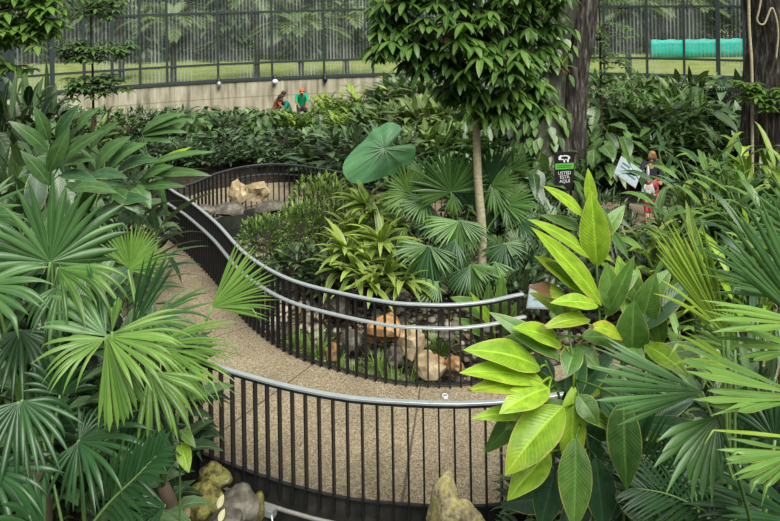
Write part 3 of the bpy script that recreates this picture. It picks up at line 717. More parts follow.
Bp.fan((105, 338, 4.95), (30, 385, 4.7), 'fan_bright', 85, 10, up=.6, droop=1.1, join=.4, cup=.35, tint=.6, normal=V((-.2, -.5, 1)))
Bp.fan((106, 337, 4.95), (126, 425, 4.8), 'fan_bright', 44, 10, up=.4, droop=.25, join=.88, cup=.0, pleat=.6, tint=.7, lenfall=.02, jit=.06, normal=V((0, -1, .15)))
Bp.fan((107, 336, 4.95), (182, 385, 4.75), 'fan_bright', 48, 9, up=.6, droop=1.0, join=.62, cup=.25, tint=.65)
Bp.fan((108, 335, 5.0), (205, 325, 5.2), 'fan_bright', 36, 8, up=.7, droop=.75, join=.5, cup=.2, tint=.65)
Bp.fan((106, 336, 5.0), (62, 300, 5.3), 'fan', 80, 8, up=.7, droop=1.1, join=.5, cup=.5)
Bp.fan((106, 334, 5.1), (80, 262, 5.2), 'fan_dark', 16, 6, up=.1, droop=.05, join=.8, normal=V((1, -.35, .2)), pleat=1.2)
Bp.fan((112, 332, 4.9), (118, 290, 5.0), 'fan_bright', 22, 4, droop=.1, join=.9, up=.2)
Bp.fan((132, 330, 5.8), (160, 250, 6.0), 'fan_dark', 46, 12, up=.1, droop=.05, join=.75, normal=V((.9, -.6, .2)), pleat=.9)
Bp.fan((150, 372, 5.3), (196, 440, 5.1), 'fan_bright', 100, 12, up=.5, droop=1.0, join=.4, tint=.45)
Bp.fan((150, 395, 5.4), (120, 470, 5.2), 'fan_dark', 160, 14, up=.5, droop=1.1, join=.4)
Cp = Plant('fan_palm', 'feathery fan palm whose bright fan points up across the bend of the inner railing', 'palm', P(165, 360, 6.4).x, 6.4, trunk=1.3)
Cp.fan((212, 306, 6.2), (266, 252, 6.3), 'fan_bright', 62, 16, up=.4, droop=.12, join=.5, cup=0, tint=.75, pleat=.5, lenfall=.1)
Cp.fan((212, 307, 6.2), (280, 293, 6.1), 'fan_bright', 42, 12, up=.4, droop=.25, join=.45, cup=0, tint=.6, lenfall=.1)
Cp.fan((152, 345, 5.8), (243, 352, 5.5), 'fan_bright', 66, 20, up=.6, droop=.35, join=.3, cup=.05, tint=.6, pleat=.6)
Cp.fan((158, 352, 5.7), (238, 392, 5.4), 'fan_bright', 58, 15, up=.6, droop=.5, join=.35, tint=.5)
Cp.fan((130, 268, 6.9), (130, 218, 7.0), 'fan_bright', 120, 22, up=.2, droop=.15, join=.5, tint=.8)
Cp.fan((128, 270, 6.8), (175, 250, 6.8), 'fan_bright', 70, 14, up=.3, droop=.3, join=.45, tint=.7)
Cp.fan((150, 320, 6.5), (215, 312, 6.3), 'fan', 90, 14, up=.5, droop=.5, join=.4, tint=.6)
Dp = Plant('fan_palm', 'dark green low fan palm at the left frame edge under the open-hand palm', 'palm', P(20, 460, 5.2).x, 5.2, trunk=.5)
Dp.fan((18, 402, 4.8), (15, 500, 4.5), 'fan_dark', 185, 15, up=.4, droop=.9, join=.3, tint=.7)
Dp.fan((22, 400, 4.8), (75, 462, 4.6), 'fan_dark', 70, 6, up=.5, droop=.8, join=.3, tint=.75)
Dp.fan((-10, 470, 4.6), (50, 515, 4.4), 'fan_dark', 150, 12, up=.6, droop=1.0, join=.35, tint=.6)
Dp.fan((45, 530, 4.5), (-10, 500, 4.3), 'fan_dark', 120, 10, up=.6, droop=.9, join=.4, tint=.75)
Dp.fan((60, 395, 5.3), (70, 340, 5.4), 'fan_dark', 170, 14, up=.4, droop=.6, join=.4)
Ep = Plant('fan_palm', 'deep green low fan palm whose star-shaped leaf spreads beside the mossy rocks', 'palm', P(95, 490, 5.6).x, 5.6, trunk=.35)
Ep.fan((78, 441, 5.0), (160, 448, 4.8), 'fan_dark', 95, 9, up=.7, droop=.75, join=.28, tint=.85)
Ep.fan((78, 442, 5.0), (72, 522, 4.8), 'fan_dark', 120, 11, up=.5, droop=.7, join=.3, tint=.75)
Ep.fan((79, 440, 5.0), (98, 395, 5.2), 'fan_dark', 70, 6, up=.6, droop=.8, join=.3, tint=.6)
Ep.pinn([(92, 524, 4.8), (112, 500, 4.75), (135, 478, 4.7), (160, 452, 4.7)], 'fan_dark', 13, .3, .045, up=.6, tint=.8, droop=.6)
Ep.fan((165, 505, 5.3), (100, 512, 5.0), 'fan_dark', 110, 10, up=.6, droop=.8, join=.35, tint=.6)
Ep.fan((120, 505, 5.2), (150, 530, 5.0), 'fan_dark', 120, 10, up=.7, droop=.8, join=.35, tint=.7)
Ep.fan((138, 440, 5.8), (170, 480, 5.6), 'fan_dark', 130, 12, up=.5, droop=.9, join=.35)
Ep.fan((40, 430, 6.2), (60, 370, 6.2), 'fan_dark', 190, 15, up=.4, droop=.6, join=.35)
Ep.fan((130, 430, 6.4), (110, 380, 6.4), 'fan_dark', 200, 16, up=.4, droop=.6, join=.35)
m_ = MB(); a = P(192, 475, 5.9); m_2 = Plant('ginger_plant', 'short ginger shoot with one bright leaf at the palm edge above the mossy rocks', 'ginger', P(178, 470, 6.0).x, 6.0)
m_2.stalk([m_2.base, P(180, 500, 5.95), P(180, 440, 5.9)], .012)
m_2.leaf((180, 442, 5.9), (189, 473, 5.75), 15, 'ginger_lime', up=.3, bow=.1); m_2.leaf((180, 430, 5.9), (196, 448, 5.8), 10, 'ginger_mid', bow=.1); m_2.leaf((180, 440, 5.9), (163, 475, 5.8), 14, 'ginger_dark', bow=.1)

# --- right: the big lime ginger
g = Plant('ginger_plant', 'tall lime-green ginger with broad glossy leaves at the right end of the railings', 'ginger', P(592, 500, 5.5).x, 5.5)
for pts in ([(600, 620, 5.5), (602, 450, 5.45), (600, 330, 5.4), (593, 215, 5.4)], [(585, 620, 5.4), (575, 480, 5.3), (560, 400, 5.2), (545, 360, 5.1)], [(625, 620, 5.5), (622, 470, 5.4), (618, 400, 5.3), (626, 330, 5.3)], [(640, 640, 5.6), (645, 420, 5.6), (640, 300, 5.6)], [(600, 640, 5.2), (590, 470, 5.1), (576, 380, 5.1), (566, 315, 5.2)]):
    g.stalk([V((P(*pts[0]).x, pts[0][2], gz(P(*pts[0]).x, pts[0][2])))] + [P(*q) for q in pts])
g.wk = 1.12; S = 'ginger_lime'; Sm = 'ginger_mid'; Sd = 'ginger_dark'
for a, b, w, mt, kw in [
    ((597, 266, 5.4), (591, 190, 5.35), 27, S, dict(up=.2, tint=.75)), ((592, 208, 5.4), (588, 168, 5.4), 11, S, dict(up=.2, tint=.8)),
    ((606, 250, 5.5), (600, 205, 5.5), 16, Sm, dict(up=.2, side=.6)),
    ((585, 217, 5.4), (543, 186, 5.3), 13, S, dict(up=.9)), ((591, 258, 5.4), (527, 219, 5.25), 15, S, dict(up=.9, tint=.6)),
    ((602, 305, 5.35), (531, 227, 5.1), 21, S, dict(up=.7, tint=.9, bow=.05)), ((584, 231, 5.45), (540, 215, 5.4), 11, Sm, dict(up=.8)),
    ((584, 292, 5.3), (534, 256, 5.2), 17, S, dict(up=.8, tint=.5)), ((594, 290, 5.35), (545, 262, 5.2), 16, Sm, dict(up=.9)),
    ((598, 306, 5.2), (550, 303, 5.05), 16, S, dict(up=.9, tint=.8, bow=.08)), ((566, 296, 5.3), (528, 287, 5.2), 15, 'ginger_burnt', dict(up=.8)),
    ((590, 320, 5.2), (541, 329, 5.0), 14, 'ginger_sick', dict(up=.8, bow=.1)), ((562, 345, 5.2), (512, 328, 5.0), 22, S, dict(up=.8, tint=.55, bow=.08)),
    ((570, 330, 5.3), (557, 300, 5.3), 18, Sm, dict(up=.5)), ((575, 348, 5.2), (566, 378, 5.0), 20, Sm, dict(up=.5, bow=.08)),
    ((540, 368, 5.1), (463, 350, 4.85), 28, S, dict(up=.8, tint=.6, bow=.09)), ((544, 382, 5.1), (459, 373, 4.8), 24, S, dict(up=1.0, tint=.85, bow=.07)),
    ((540, 385, 5.05), (466, 391, 4.8), 20, 'ginger_sick', dict(up=.8, bow=.06)),
    ((549, 388, 5.0), (499, 414, 4.75), 26, S, dict(up=.9, tint=.85, bow=.08)), ((532, 415, 5.05), (471, 419, 4.85), 15, S, dict(up=.8, tint=.5, bow=.08)),
    ((540, 405, 5.1), (505, 430, 5.0), 18, Sm, dict(up=.6, bow=.08)),
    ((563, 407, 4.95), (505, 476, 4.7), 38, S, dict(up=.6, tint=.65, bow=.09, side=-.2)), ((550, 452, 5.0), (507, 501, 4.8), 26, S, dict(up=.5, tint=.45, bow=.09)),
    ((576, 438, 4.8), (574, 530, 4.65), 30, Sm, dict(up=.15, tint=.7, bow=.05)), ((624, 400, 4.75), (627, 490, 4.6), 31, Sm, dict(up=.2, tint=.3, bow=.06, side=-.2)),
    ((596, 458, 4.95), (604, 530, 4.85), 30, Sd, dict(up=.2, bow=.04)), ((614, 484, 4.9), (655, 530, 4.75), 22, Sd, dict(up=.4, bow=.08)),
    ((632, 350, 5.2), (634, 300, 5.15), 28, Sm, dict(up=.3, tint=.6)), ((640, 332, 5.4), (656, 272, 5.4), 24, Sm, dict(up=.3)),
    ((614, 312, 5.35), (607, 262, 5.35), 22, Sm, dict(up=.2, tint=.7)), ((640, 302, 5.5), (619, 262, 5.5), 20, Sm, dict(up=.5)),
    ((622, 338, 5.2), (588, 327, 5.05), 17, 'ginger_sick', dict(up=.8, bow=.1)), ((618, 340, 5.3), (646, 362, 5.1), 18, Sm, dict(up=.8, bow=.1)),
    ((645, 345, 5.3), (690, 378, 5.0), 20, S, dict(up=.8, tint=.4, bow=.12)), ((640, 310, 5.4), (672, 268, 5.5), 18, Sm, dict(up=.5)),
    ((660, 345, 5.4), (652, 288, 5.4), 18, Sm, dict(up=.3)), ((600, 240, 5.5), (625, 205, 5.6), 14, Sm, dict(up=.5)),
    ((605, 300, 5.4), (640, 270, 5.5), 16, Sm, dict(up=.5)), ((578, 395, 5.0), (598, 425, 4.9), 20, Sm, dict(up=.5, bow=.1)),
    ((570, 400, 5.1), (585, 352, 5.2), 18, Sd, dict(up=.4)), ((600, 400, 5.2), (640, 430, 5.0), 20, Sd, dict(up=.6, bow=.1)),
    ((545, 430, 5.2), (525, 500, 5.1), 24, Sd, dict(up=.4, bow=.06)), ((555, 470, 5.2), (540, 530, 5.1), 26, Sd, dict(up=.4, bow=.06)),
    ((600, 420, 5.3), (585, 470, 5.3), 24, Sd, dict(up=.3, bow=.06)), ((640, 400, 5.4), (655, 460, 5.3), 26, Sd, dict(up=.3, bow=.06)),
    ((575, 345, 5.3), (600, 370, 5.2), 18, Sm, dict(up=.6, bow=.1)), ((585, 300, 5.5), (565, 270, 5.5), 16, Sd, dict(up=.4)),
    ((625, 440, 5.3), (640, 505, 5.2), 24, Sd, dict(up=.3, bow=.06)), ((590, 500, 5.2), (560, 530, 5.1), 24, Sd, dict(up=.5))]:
    g.leaf(a, b, w, mt, **kw)
# leaves deeper inside the clump
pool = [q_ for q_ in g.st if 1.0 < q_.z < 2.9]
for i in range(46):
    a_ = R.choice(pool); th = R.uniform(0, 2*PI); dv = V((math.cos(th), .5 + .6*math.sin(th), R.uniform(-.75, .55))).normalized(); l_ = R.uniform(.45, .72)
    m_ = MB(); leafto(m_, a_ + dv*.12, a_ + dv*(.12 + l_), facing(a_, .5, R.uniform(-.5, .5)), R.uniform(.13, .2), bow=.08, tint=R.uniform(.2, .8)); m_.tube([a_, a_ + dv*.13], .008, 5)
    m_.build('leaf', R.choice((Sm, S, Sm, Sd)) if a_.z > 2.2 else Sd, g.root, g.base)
# --- right: palms
q = Plant('fan_palm', 'yellow-green palm with a half-folded pleated fan standing up behind the lime ginger', 'palm', P(735, 420, 5.2).x, 5.2, trunk=.9)
q.fan((727, 338, 4.9), (656, 222, 5.0), 'fan_yellow', 20, 8, normal=V((-.25, -1, .35)), droop=.12, join=.8, pleat=.85, cup=0, tint=.7, lenfall=.12, jit=.07)
q.fan((728, 338, 4.9), (684, 216, 5.0), 'fan_yellow', 20, 8, normal=V((-.75, -1, .1)), droop=.06, join=.75, pleat=1.0, cup=0, tint=.45, lenfall=.12, jit=.07)
q.fan((722, 330, 4.85), (640, 275, 4.7), 'fan_yellow', 16, 3, up=.7, droop=.5, join=.3, tint=.8)
q.fan((735, 365, 4.9), (658, 345, 4.7), 'fan_yellow', 40, 8, up=.8, droop=.4, join=.5, tint=.6)
q.fan((735, 350, 5.1), (690, 300, 5.2), 'fan_bright', 90, 13, up=.5, droop=.4, join=.5)
q2 = Plant('fan_palm', 'blue-green palm at the right frame edge with long blades slanting up to the left', 'palm', P(835, 420, 4.5).x, 4.5, trunk=1.2)
q2.fan((815, 335, 4.2), (738, 185, 4.3), 'fan', 52, 15, up=.3, droop=.12, join=.55, cup=.0, pleat=.6, tint=.75, jit=.1)
q2.fan((800, 300, 4.9), (692, 250, 4.9), 'fan', 36, 13, up=.3, droop=.2, join=.6, cup=.0, pleat=.6, tint=.6)
q2.fan((820, 250, 4.6), (770, 165, 4.7), 'fan', 90, 16, up=.3, droop=.2, join=.5, tint=.7)
q2.fan((815, 325, 4.0), (690, 312, 3.9), 'fan_bright', 26, 7, up=.7, droop=.45, join=.65, tint=.7)
q2.fan((800, 350, 4.2), (700, 330, 4.0), 'fan_bright', 36, 9, up=.7, droop=.4, join=.7, tint=.5)
q2.fan((820, 290, 4.4), (740, 265, 4.4), 'fan', 50, 10, up=.6, droop=.4, join=.45)
q3 = Plant('fan_palm', 'low palm on the right whose flat pleated fan lies across the lime ginger', 'palm', P(800, 470, 4.6).x, 4.6, trunk=.9)
q3.fan((702, 392, 4.3), (588, 372, 4.2), 'fan', 50, 17, up=.8, droop=.12, join=.84, pleat=.75, cup=0, tint=.65, jit=.1, lenfall=.12)
q3.fan((800, 395, 3.9), (682, 370, 3.75), 'fan_bright', 42, 12, up=.9, droop=.32, join=.82, pleat=.6, cup=.05, tint=.65)
q3.fan((800, 400, 3.8), (690, 408, 3.7), 'fan_bright', 22, 6, up=.9, droop=.3, join=.8, tint=.55, pleat=.6)
q3.fan((717, 416, 3.95), (668, 492, 3.8), 'fan', 74, 10, up=.35, droop=.6, join=.7, pleat=.5, tint=.6, jit=.14, normal=V((.1, -1, .35)))
q3.fan((717, 416, 3.95), (716, 478, 3.85), 'fan_dark', 30, 5, up=.35, droop=.3, join=.6, pleat=.6, tint=.85)
q3.fan((800, 452, 3.7), (718, 474, 3.55), 'fan_bright', 40, 9, up=.8, droop=.25, join=.8, pleat=.7, tint=.5, lenfall=.05)
q3.fan((820, 440, 3.85), (690, 434, 3.7), 'fan_yellow', 3, 1, up=.7, droop=.1, join=.6, tint=.9)
q4 = Plant('fan_palm', 'dark low palm in the bottom right corner under the flat pleated fan', 'palm', P(740, 540, 4.9).x, 4.9, trunk=.3)
q4.fan((810, 525, 4.4), (700, 495, 4.3), 'fan_dark', 75, 14, up=.8, droop=.3, join=.7, pleat=.6, tint=.7)
q4.fan((760, 510, 4.6), (690, 540, 4.5), 'fan_dark', 110, 12, up=.8, droop=.6, join=.5, tint=.6)
q4.pinn([(668, 545, 4.8), (655, 500, 4.8), (640, 450, 4.8), (636, 415, 4.9)], 'fan_dark', 20, .34, .022, up=.3, tint=.7, droop=.35)
q4.pinn([(740, 545, 4.7), (710, 515, 4.7), (670, 495, 4.7), (635, 488, 4.7)], 'fan_dark', 18, .34, .022, up=.3, tint=.7, droop=.35)
q4.fan((690, 470, 5.1), (650, 430, 5.2), 'fan_dark', 180, 15, up=.4, droop=.5, join=.4)
q4.fan((740, 460, 5.2), (735, 410, 5.3), 'fan_dark', 200, 15, up=.4, droop=.5, join=.4)
q4.fan((775, 440, 5.0), (790, 380, 5.1), 'fan_dark', 180, 15, up=.4, droop=.5, join=.4)

# --- centre: the fan palm clump inside the loop
c = Plant('fan_palm', 'dark green clump of fan palms inside the loop around the slender tree', 'palm', P(455, 290, 12.6).x, 12.6)
for h, t, mt, sp, n, up, dr, ti in [
    ((451, 192, 12.3), (441, 147, 12.4), 'fan_mid', 215, 30, .1, .12, .3), ((453, 194, 12.2), (455, 216, 12.1), 'fan_mid', 70, 9, .3, .4, .5),
    ((491, 184, 12.6), (487, 143, 12.7), 'fan_dark', 110, 16, .1, .12, .8), ((491, 185, 12.5), (519, 178, 12.3), 'fan_mid', 110, 15, .6, .5, .55),
    ((492, 187, 12.4), (503, 215, 12.2), 'fan_mid', 80, 9, .4, .7, .5),
    ((459, 222, 12.0), (464, 258, 11.8), 'fan_mid', 100, 15, .35, .35, .35), ((459, 221, 12.0), (424, 236, 11.8), 'fan_mid', 80, 11, .7, .6, .6), ((460, 220, 12.0), (487, 240, 11.8), 'fan_mid', 60, 8, .5, .5, .4),
    ((429, 247, 11.8), (430, 289, 11.6), 'fan_dark', 100, 15, .35, .35, .8), ((428, 246, 11.8), (392, 254, 11.6), 'fan_mid', 70, 10, .7, .55, .5), ((430, 246, 11.8), (454, 270, 11.6), 'fan_mid', 60, 8, .5, .5, .4),
    ((409, 192, 12.7), (405, 166, 12.8), 'fan_bright', 170, 20, .2, .15, .6), ((408, 194, 12.6), (384, 208, 12.5), 'fan_bright', 90, 12, .7, .5, .6),
    ((505, 205, 12.3), (537, 202, 12.1), 'fan_mid', 110, 16, .6, .45, .6), ((505, 206, 12.3), (520, 228, 12.1), 'fan_mid', 90, 11, .5, .6, .45),
    ((471, 266, 11.7), (476, 298, 11.5), 'fan_mid', 90, 12, .4, .3, .45), ((470, 266, 11.7), (453, 292, 11.5), 'fan_dark', 70, 9, .4, .4, .8), ((471, 265, 11.7), (494, 276, 11.5), 'fan_mid', 70, 9, .6, .5, .5),
    ((505, 244, 12.0), (500, 272, 11.8), 'fan_dark', 150, 17, .4, .4, .8), ((505, 243, 12.0), (526, 254, 11.9), 'fan_mid', 90, 11, .6, .5, .45),
    ((440, 217, 12.8), (408, 222, 12.6), 'fan_dark', 140, 16, .6, .4, .7), ((470, 205, 13.0), (475, 172, 13.1), 'fan_dark', 180, 18, .2, .3, .6), ((482, 228, 12.6), (496, 222, 12.4), 'fan_dark', 170, 16, .5, .4, .7),
    ((446, 262, 12.2), (440, 240, 12.3), 'fan_dark', 200, 16, .4, .4, .5), ((488, 262, 12.2), (512, 285, 12.0), 'fan_dark', 120, 13, .5, .5, .6), ((405, 228, 12.6), (392, 238, 12.5), 'fan_mid', 150, 14, .6, .4, .4),
    ((438, 282, 11.6), (420, 300, 11.4), 'fan_mid', 120, 14, .5, .5, .4), ((520, 222, 12.4), (540, 232, 12.2), 'fan_dark', 150, 15, .6, .5, .7), ((512, 170, 12.9), (520, 150, 13.0), 'fan_mid', 160, 18, .3, .3, .5), ((425, 200, 12.5), (402, 214, 12.3), 'fan_mid', 130, 15, .7, .6, .4), ((455, 240, 11.9), (444, 270, 11.7), 'fan_dark', 110, 13, .4, .5, .7), ((495, 262, 11.8), (506, 292, 11.6), 'fan_mid', 110, 13, .4, .5, .4), ((416, 262, 11.9), (400, 282, 11.7), 'fan_dark', 130, 14, .5, .5, .8)]:
    t = tuple(h[q_] + (t[q_] - h[q_])*1.17 for q_ in range(2)) + (t[2],); c.fan(h, t, mt, sp, n, up=up, droop=dr, join=.5, pleat=.5, cup=.08, tint=ti, pet=.013, segs=6, jit=.1)
# --- centre left: yellow-green strap leaves
ds = Plant('dracaena', 'bushy clump of yellow-green strap leaves left of the fan palm clump', 'plant', P(368, 285, 12.6).x, 12.6)
heads = [(373, 218, 12.8), (346, 253, 12.3), (381, 243, 12.2), (386, 276, 11.7), (360, 232, 12.8), (356, 272, 11.9), (396, 258, 12.2), (352, 236, 12.9), (370, 262, 12.0), (372, 287, 11.6), (340, 272, 12.2), (403, 283, 11.7), (392, 232, 12.8), (365, 205, 13.0)]
for i, hd in enumerate(heads):
    p = P(*hd); b = MB()
    for k in range(20):
        a = R.uniform(0, 2*PI); e = R.uniform(.05, 1.15); d = V((math.cos(a)*math.cos(e), math.sin(a)*math.cos(e), math.sin(e)))
        leaf(b, p, d, Z, R.uniform(.48, .78), R.uniform(.09, .135), droop=R.uniform(.7, 1.6), segs=7, fold=.3, prof='strap', tint=max(0, min(1, R.gauss(.66 if i in (1, 8, 2) else .55, .28))))
    b.build('leaf_head', 'dracaena' if i % 4 else 'shrub_lime', ds.root, ds.base)
    st = MB(); st.tube(bez(ds.base + V((R.uniform(-.3, .3), R.uniform(-.2, .2), -.03)), (ds.base + p)/2 + Z*.1, p, 6), [.022 - .0015*k for k in range(7)], 6); st.build('stem', 'twig', ds.root, ds.base)
# --- elephant ear
e = Plant('elephant_ear', 'elephant ear plant with one huge heart-shaped leaf in front of the far railing', 'plant', P(392, 225, 14.6).x, 14.6)
hub = P(384, 149, 14.1); tip = P(344, 175, 13.9); ax = (tip - hub); nn = facing(hub, .25, -.2); ax0 = ax.normalized(); nn = (nn - ax0*nn.dot(ax0)).normalized(); sd = ax0.cross(nn)
b = MB(); rings = 12; seg = 48; vs = [hub]; fs = []; uvs = [(.5, 0)]
def heart(a):                                                     # a = angle from tip direction
    x = abs(a)/PI
    return max(.14, 1.0 - .47*smoothstep(0, .33, x) + .14*smoothstep(.45, .8, x) - .55*smoothstep(.86, 1.0, x))
for r_ in range(1, rings + 1):
    f = r_/rings
    for k in range(seg):
        a = -PI + 2*PI*(k + .5)/seg; rr = heart(a)*ax.length*f
        z = -.25*f*f*ax.length*abs(math.sin(a))*.5 + .045*ax.length*math.sin(a*9)*f*f - .10*f*f*ax.length
        vs.append(hub + ax0*math.cos(a)*rr + sd*math.sin(a)*rr + nn*z)
        uvs.append((.5 + .5*math.sin(a)*f, .5 + .5*f*math.cos(a)*.9))
for k in range(seg): fs.append((0, 1 + k, 1 + (k + 1) % seg))
for r_ in range(rings - 1):
    for k in range(seg): fs.append((1 + r_*seg + k, 1 + (r_ + 1)*seg + k, 1 + (r_ + 1)*seg + (k + 1) % seg, 1 + r_*seg + (k + 1) % seg))
b.add(vs, fs, uvs, .6); lf = b.build('leaf', 'taro', e.root, e.base)
b = MB()
for a in (-2.5, -1.9, -1.35, -.8, -.35, 0, .35, .8, 1.35, 1.9, 2.5):
    rr = heart(a)*ax.length*.93; pts = []
    for f in (0, .25, .5, .75, 1):
        z = -.25*f*f*ax.length*abs(math.sin(a))*.5 + .045*ax.length*math.sin(a*9)*f*f - .10*f*f*ax.length + .008
        pts.append(hub + ax0*math.cos(a)*rr*f + sd*math.sin(a)*rr*f + nn*z)
    b.tube(pts, [.02, .016, .012, .008, .004], 5)
b.build('vein', plain('pale_leaf_vein', (.30, .47, .28), .5), lf, e.base)
b = MB(); b.tube(bez(e.base, e.base.lerp(hub, .6) + V((.15, .1, .2)), hub, 10), [.05 - .003*k for k in range(11)], 8); b.build('petiole', 'petiole', e.root, e.base)
for h, t, w in (((398, 200, 14.4), (415, 215, 14.2), 14), ((388, 205, 14.5), (372, 214, 14.3), 13)):
    e.st = [e.base, e.base + Z*.3]; e.leaf(h, t, w, 'taro', prof='ovate', bow=.1)
# --- broad upright leaves behind the inner railing
u = Plant('arrowroot_plant', 'clump of broad upright yellow-green leaves close behind the inner railing, right end', 'plant', P(497, 340, 10.6).x, 10.6)
u.st = [u.base, u.base + Z*.15]
for a, b_, w, mt in [((500, 325, 10.5), (503, 274, 10.3), 15, 'ginger_mid'), ((489, 325, 10.5), (489, 281, 10.3), 13, 'ginger_mid'), ((492, 318, 10.6), (450, 297, 10.3), 17, 'ginger_mid'), ((494, 330, 10.4), (470, 292, 10.2), 10, 'ginger_lime'), ((502, 335, 10.4), (519, 300, 10.2), 12, 'ginger_mid'), ((485, 335, 10.5), (455, 318, 10.3), 12, 'ginger_mid'), ((505, 340, 10.5), (538, 330, 10.4), 12, 'ginger_dark'), ((478, 345, 10.5), (480, 315, 10.5), 10, 'ginger_dark'), ((512, 340, 10.6), (515, 305, 10.6), 12, 'ginger_dark')]:
    u.leaf(a, b_, w, mt, up=.4, bow=.07)
# --- mid left gingers hiding the far end of the path
def ginger_clump(name, label, x, y, hts, mats, leafL=.75, leafW=.15, group=None, spread=.7, lean=.25, tilt=(.5, .8), per=9, seed=0, leandir=None):
    pl = Plant(name, label, 'ginger', x, y, group); n = 0
    for k, h in enumerate(hts):
        a = R.uniform(0, 2*PI); r = R.uniform(.05, spread); b0 = pl.base + V((r*math.cos(a), r*math.sin(a), -.02))
        la = a + R.uniform(-.5, .5); d = V((math.cos(la), math.sin(la), 0))*lean*h*R.uniform(.4, 1.4)
        if leandir: d += V(leandir)*h
        pts = bez(b0, b0 + Z*h*.6 + d*.25, b0 + Z*h + d, 10); m_ = MB(); m_.tube(pts, [.016*(1 - .05*i) for i in range(11)], 6); m_.build('stem', 'stem', pl.root, pl.base)
        az = R.uniform(0, PI)
        for i in range(per):
            t = .42 + .58*i/(per - 1); q = min(9, int(t*10)); p = pts[q].lerp(pts[min(10, q + 1)], t*10 - q)
            tg = (pts[min(10, q + 1)] - pts[q]).normalized() if q < 10 else Z
            s_ = 1 if i % 2 else -1; d2 = V((math.cos(az)*s_, math.sin(az)*s_, 0)); el = R.uniform(*tilt) + .4*(t - .4)
            if n < 90:
                b = MB(); leaf(b, p, d2*math.cos(el) + tg*math.sin(el), tg - d2*.3, leafL*R.uniform(.75, 1.1), leafW*R.uniform(.8, 1.15), droop=R.uniform(.7, 1.5), segs=9, fold=.25, fine=True, wave=.08, tint=max(0, min(1, R.gauss(.5, .22))))
                b.build('leaf', R.choice(mats), pl.root, pl.base); n += 1
    return pl
ginger_clump('ginger_plant', 'tall ginger clump with drooping leaves over the far bend of the railing', P(62, 250, 9.9).x, 9.9, [3.1, 2.9, 3.2, 2.7, 2.5, 3.0, 2.4, 2.8], ['ginger_grey', 'ginger_grey', 'ginger_dark'], .95, .22, lean=.22, per=10)
ginger_clump('ginger_plant', 'dark ginger clump at the left frame edge behind the open-hand palm', P(25, 250, 8.8).x, 8.8, [3.1, 2.9, 2.6, 2.8, 3.2, 2.4], ['ginger_dark', 'ginger_grey', 'ginger_dark'], .95, .22, lean=.2, per=12)
ginger_clump('ginger_plant', 'ginger clump between the open-hand palm and the path, shorter than the two behind it', P(40, 260, 8.3).x, 8.3, [2.4, 2.2, 2.6, 2.1, 2.3, 2.0], ['ginger_dark', 'ginger_grey', 'ginger_dark'], .9, .21, lean=.22, per=12)
ex = Plant('ginger_plant', 'ginger with a bright spray of long leaves reaching over the start of the far railing', 'ginger', P(128, 260, 10.6).x, 10.6)
ex.stalk([ex.base, P(128, 270, 10.6), P(135, 215, 10.4), P(152, 172, 10.2)], .02)
for a, b_, w, mt, ti in [((151, 175, 10.2), (212, 176, 10.0), 11, 'ginger_grey', .8), ((150, 171, 10.2), (192, 147, 10.1), 8, 'ginger_lime', .5), ((148, 165, 10.2), (216, 152, 10.0), 8, 'ginger_grey', .7), ((143, 178, 10.2), (174, 166, 10.0), 13, 'ginger_grey', .8), ((140, 188, 10.2), (186, 187, 10.0), 11, 'ginger_grey', .55), ((133, 186, 10.2), (151, 209, 9.9), 18, 'ginger_grey', .75), ((130, 190, 10.3), (70, 190, 10.0), 15, 'ginger_grey', .6), ((128, 205, 10.3), (85, 222, 10.1), 14, 'ginger_dark', .6), ((130, 210, 10.3), (118, 232, 10.1), 13, 'ginger_dark', .8)]:
    ex.leaf(a, b_, w, mt, up=.7, bow=.09, tint=ti)
b0 = Plant('banana_shoot', 'single bright upright leaf shoot among the dark gingers, left of the curved railing', 'plant', P(52, 260, 8.0).x, 8.0)
b0.stalk([b0.base, P(52, 260, 8), P(50, 185, 7.9)], .02); b0.leaf((49, 172, 7.9), (70, 126, 7.8), 17, 'ginger_grey', up=.2, tint=.85); b0.leaf((62, 160, 7.9), (106, 130, 7.7), 16, 'ginger_grey', up=.6, tint=.6); b0.leaf((50, 185, 7.9), (20, 150, 7.8), 15, 'ginger_grey', up=.6)
ex.wk = 1.15
for a, b_, w, mt, ti in [((142, 133, 10.8), (185, 113, 10.6), 9, 'ginger_grey', .8), ((142, 134, 10.8), (196, 120, 10.6), 9, 'ginger_grey', .7), ((142, 136, 10.8), (188, 133, 10.6), 9, 'ginger_grey', .8), ((140, 138, 10.8), (172, 143, 10.6), 10, 'ginger_grey', .6), ((96, 170, 10.2), (132, 136, 10.0), 17, 'ginger_grey', .7), ((106, 170, 10.2), (148, 143, 10.0), 16, 'ginger_grey', .8), ((116, 172, 10.3), (160, 160, 10.0), 14, 'ginger_dark', .7), ((71, 190, 9.6), (118, 193, 9.3), 14, 'ginger_grey', .8), ((88, 178, 9.9), (128, 178, 9.6), 13, 'ginger_dark', .8), ((77, 130, 10.5), (100, 108, 10.4), 11, 'ginger_grey', .7), ((90, 150, 10.4), (120, 122, 10.2), 13, 'ginger_grey', .6), ((110, 205, 10.0), (150, 200, 9.8), 14, 'ginger_dark', .8), ((112, 190, 10.0), (140, 214, 9.8), 14, 'ginger_grey', .5)]:
    ex.leaf(a, b_, w, mt, up=.8, bow=.12, tint=ti)
b0.wk = .95
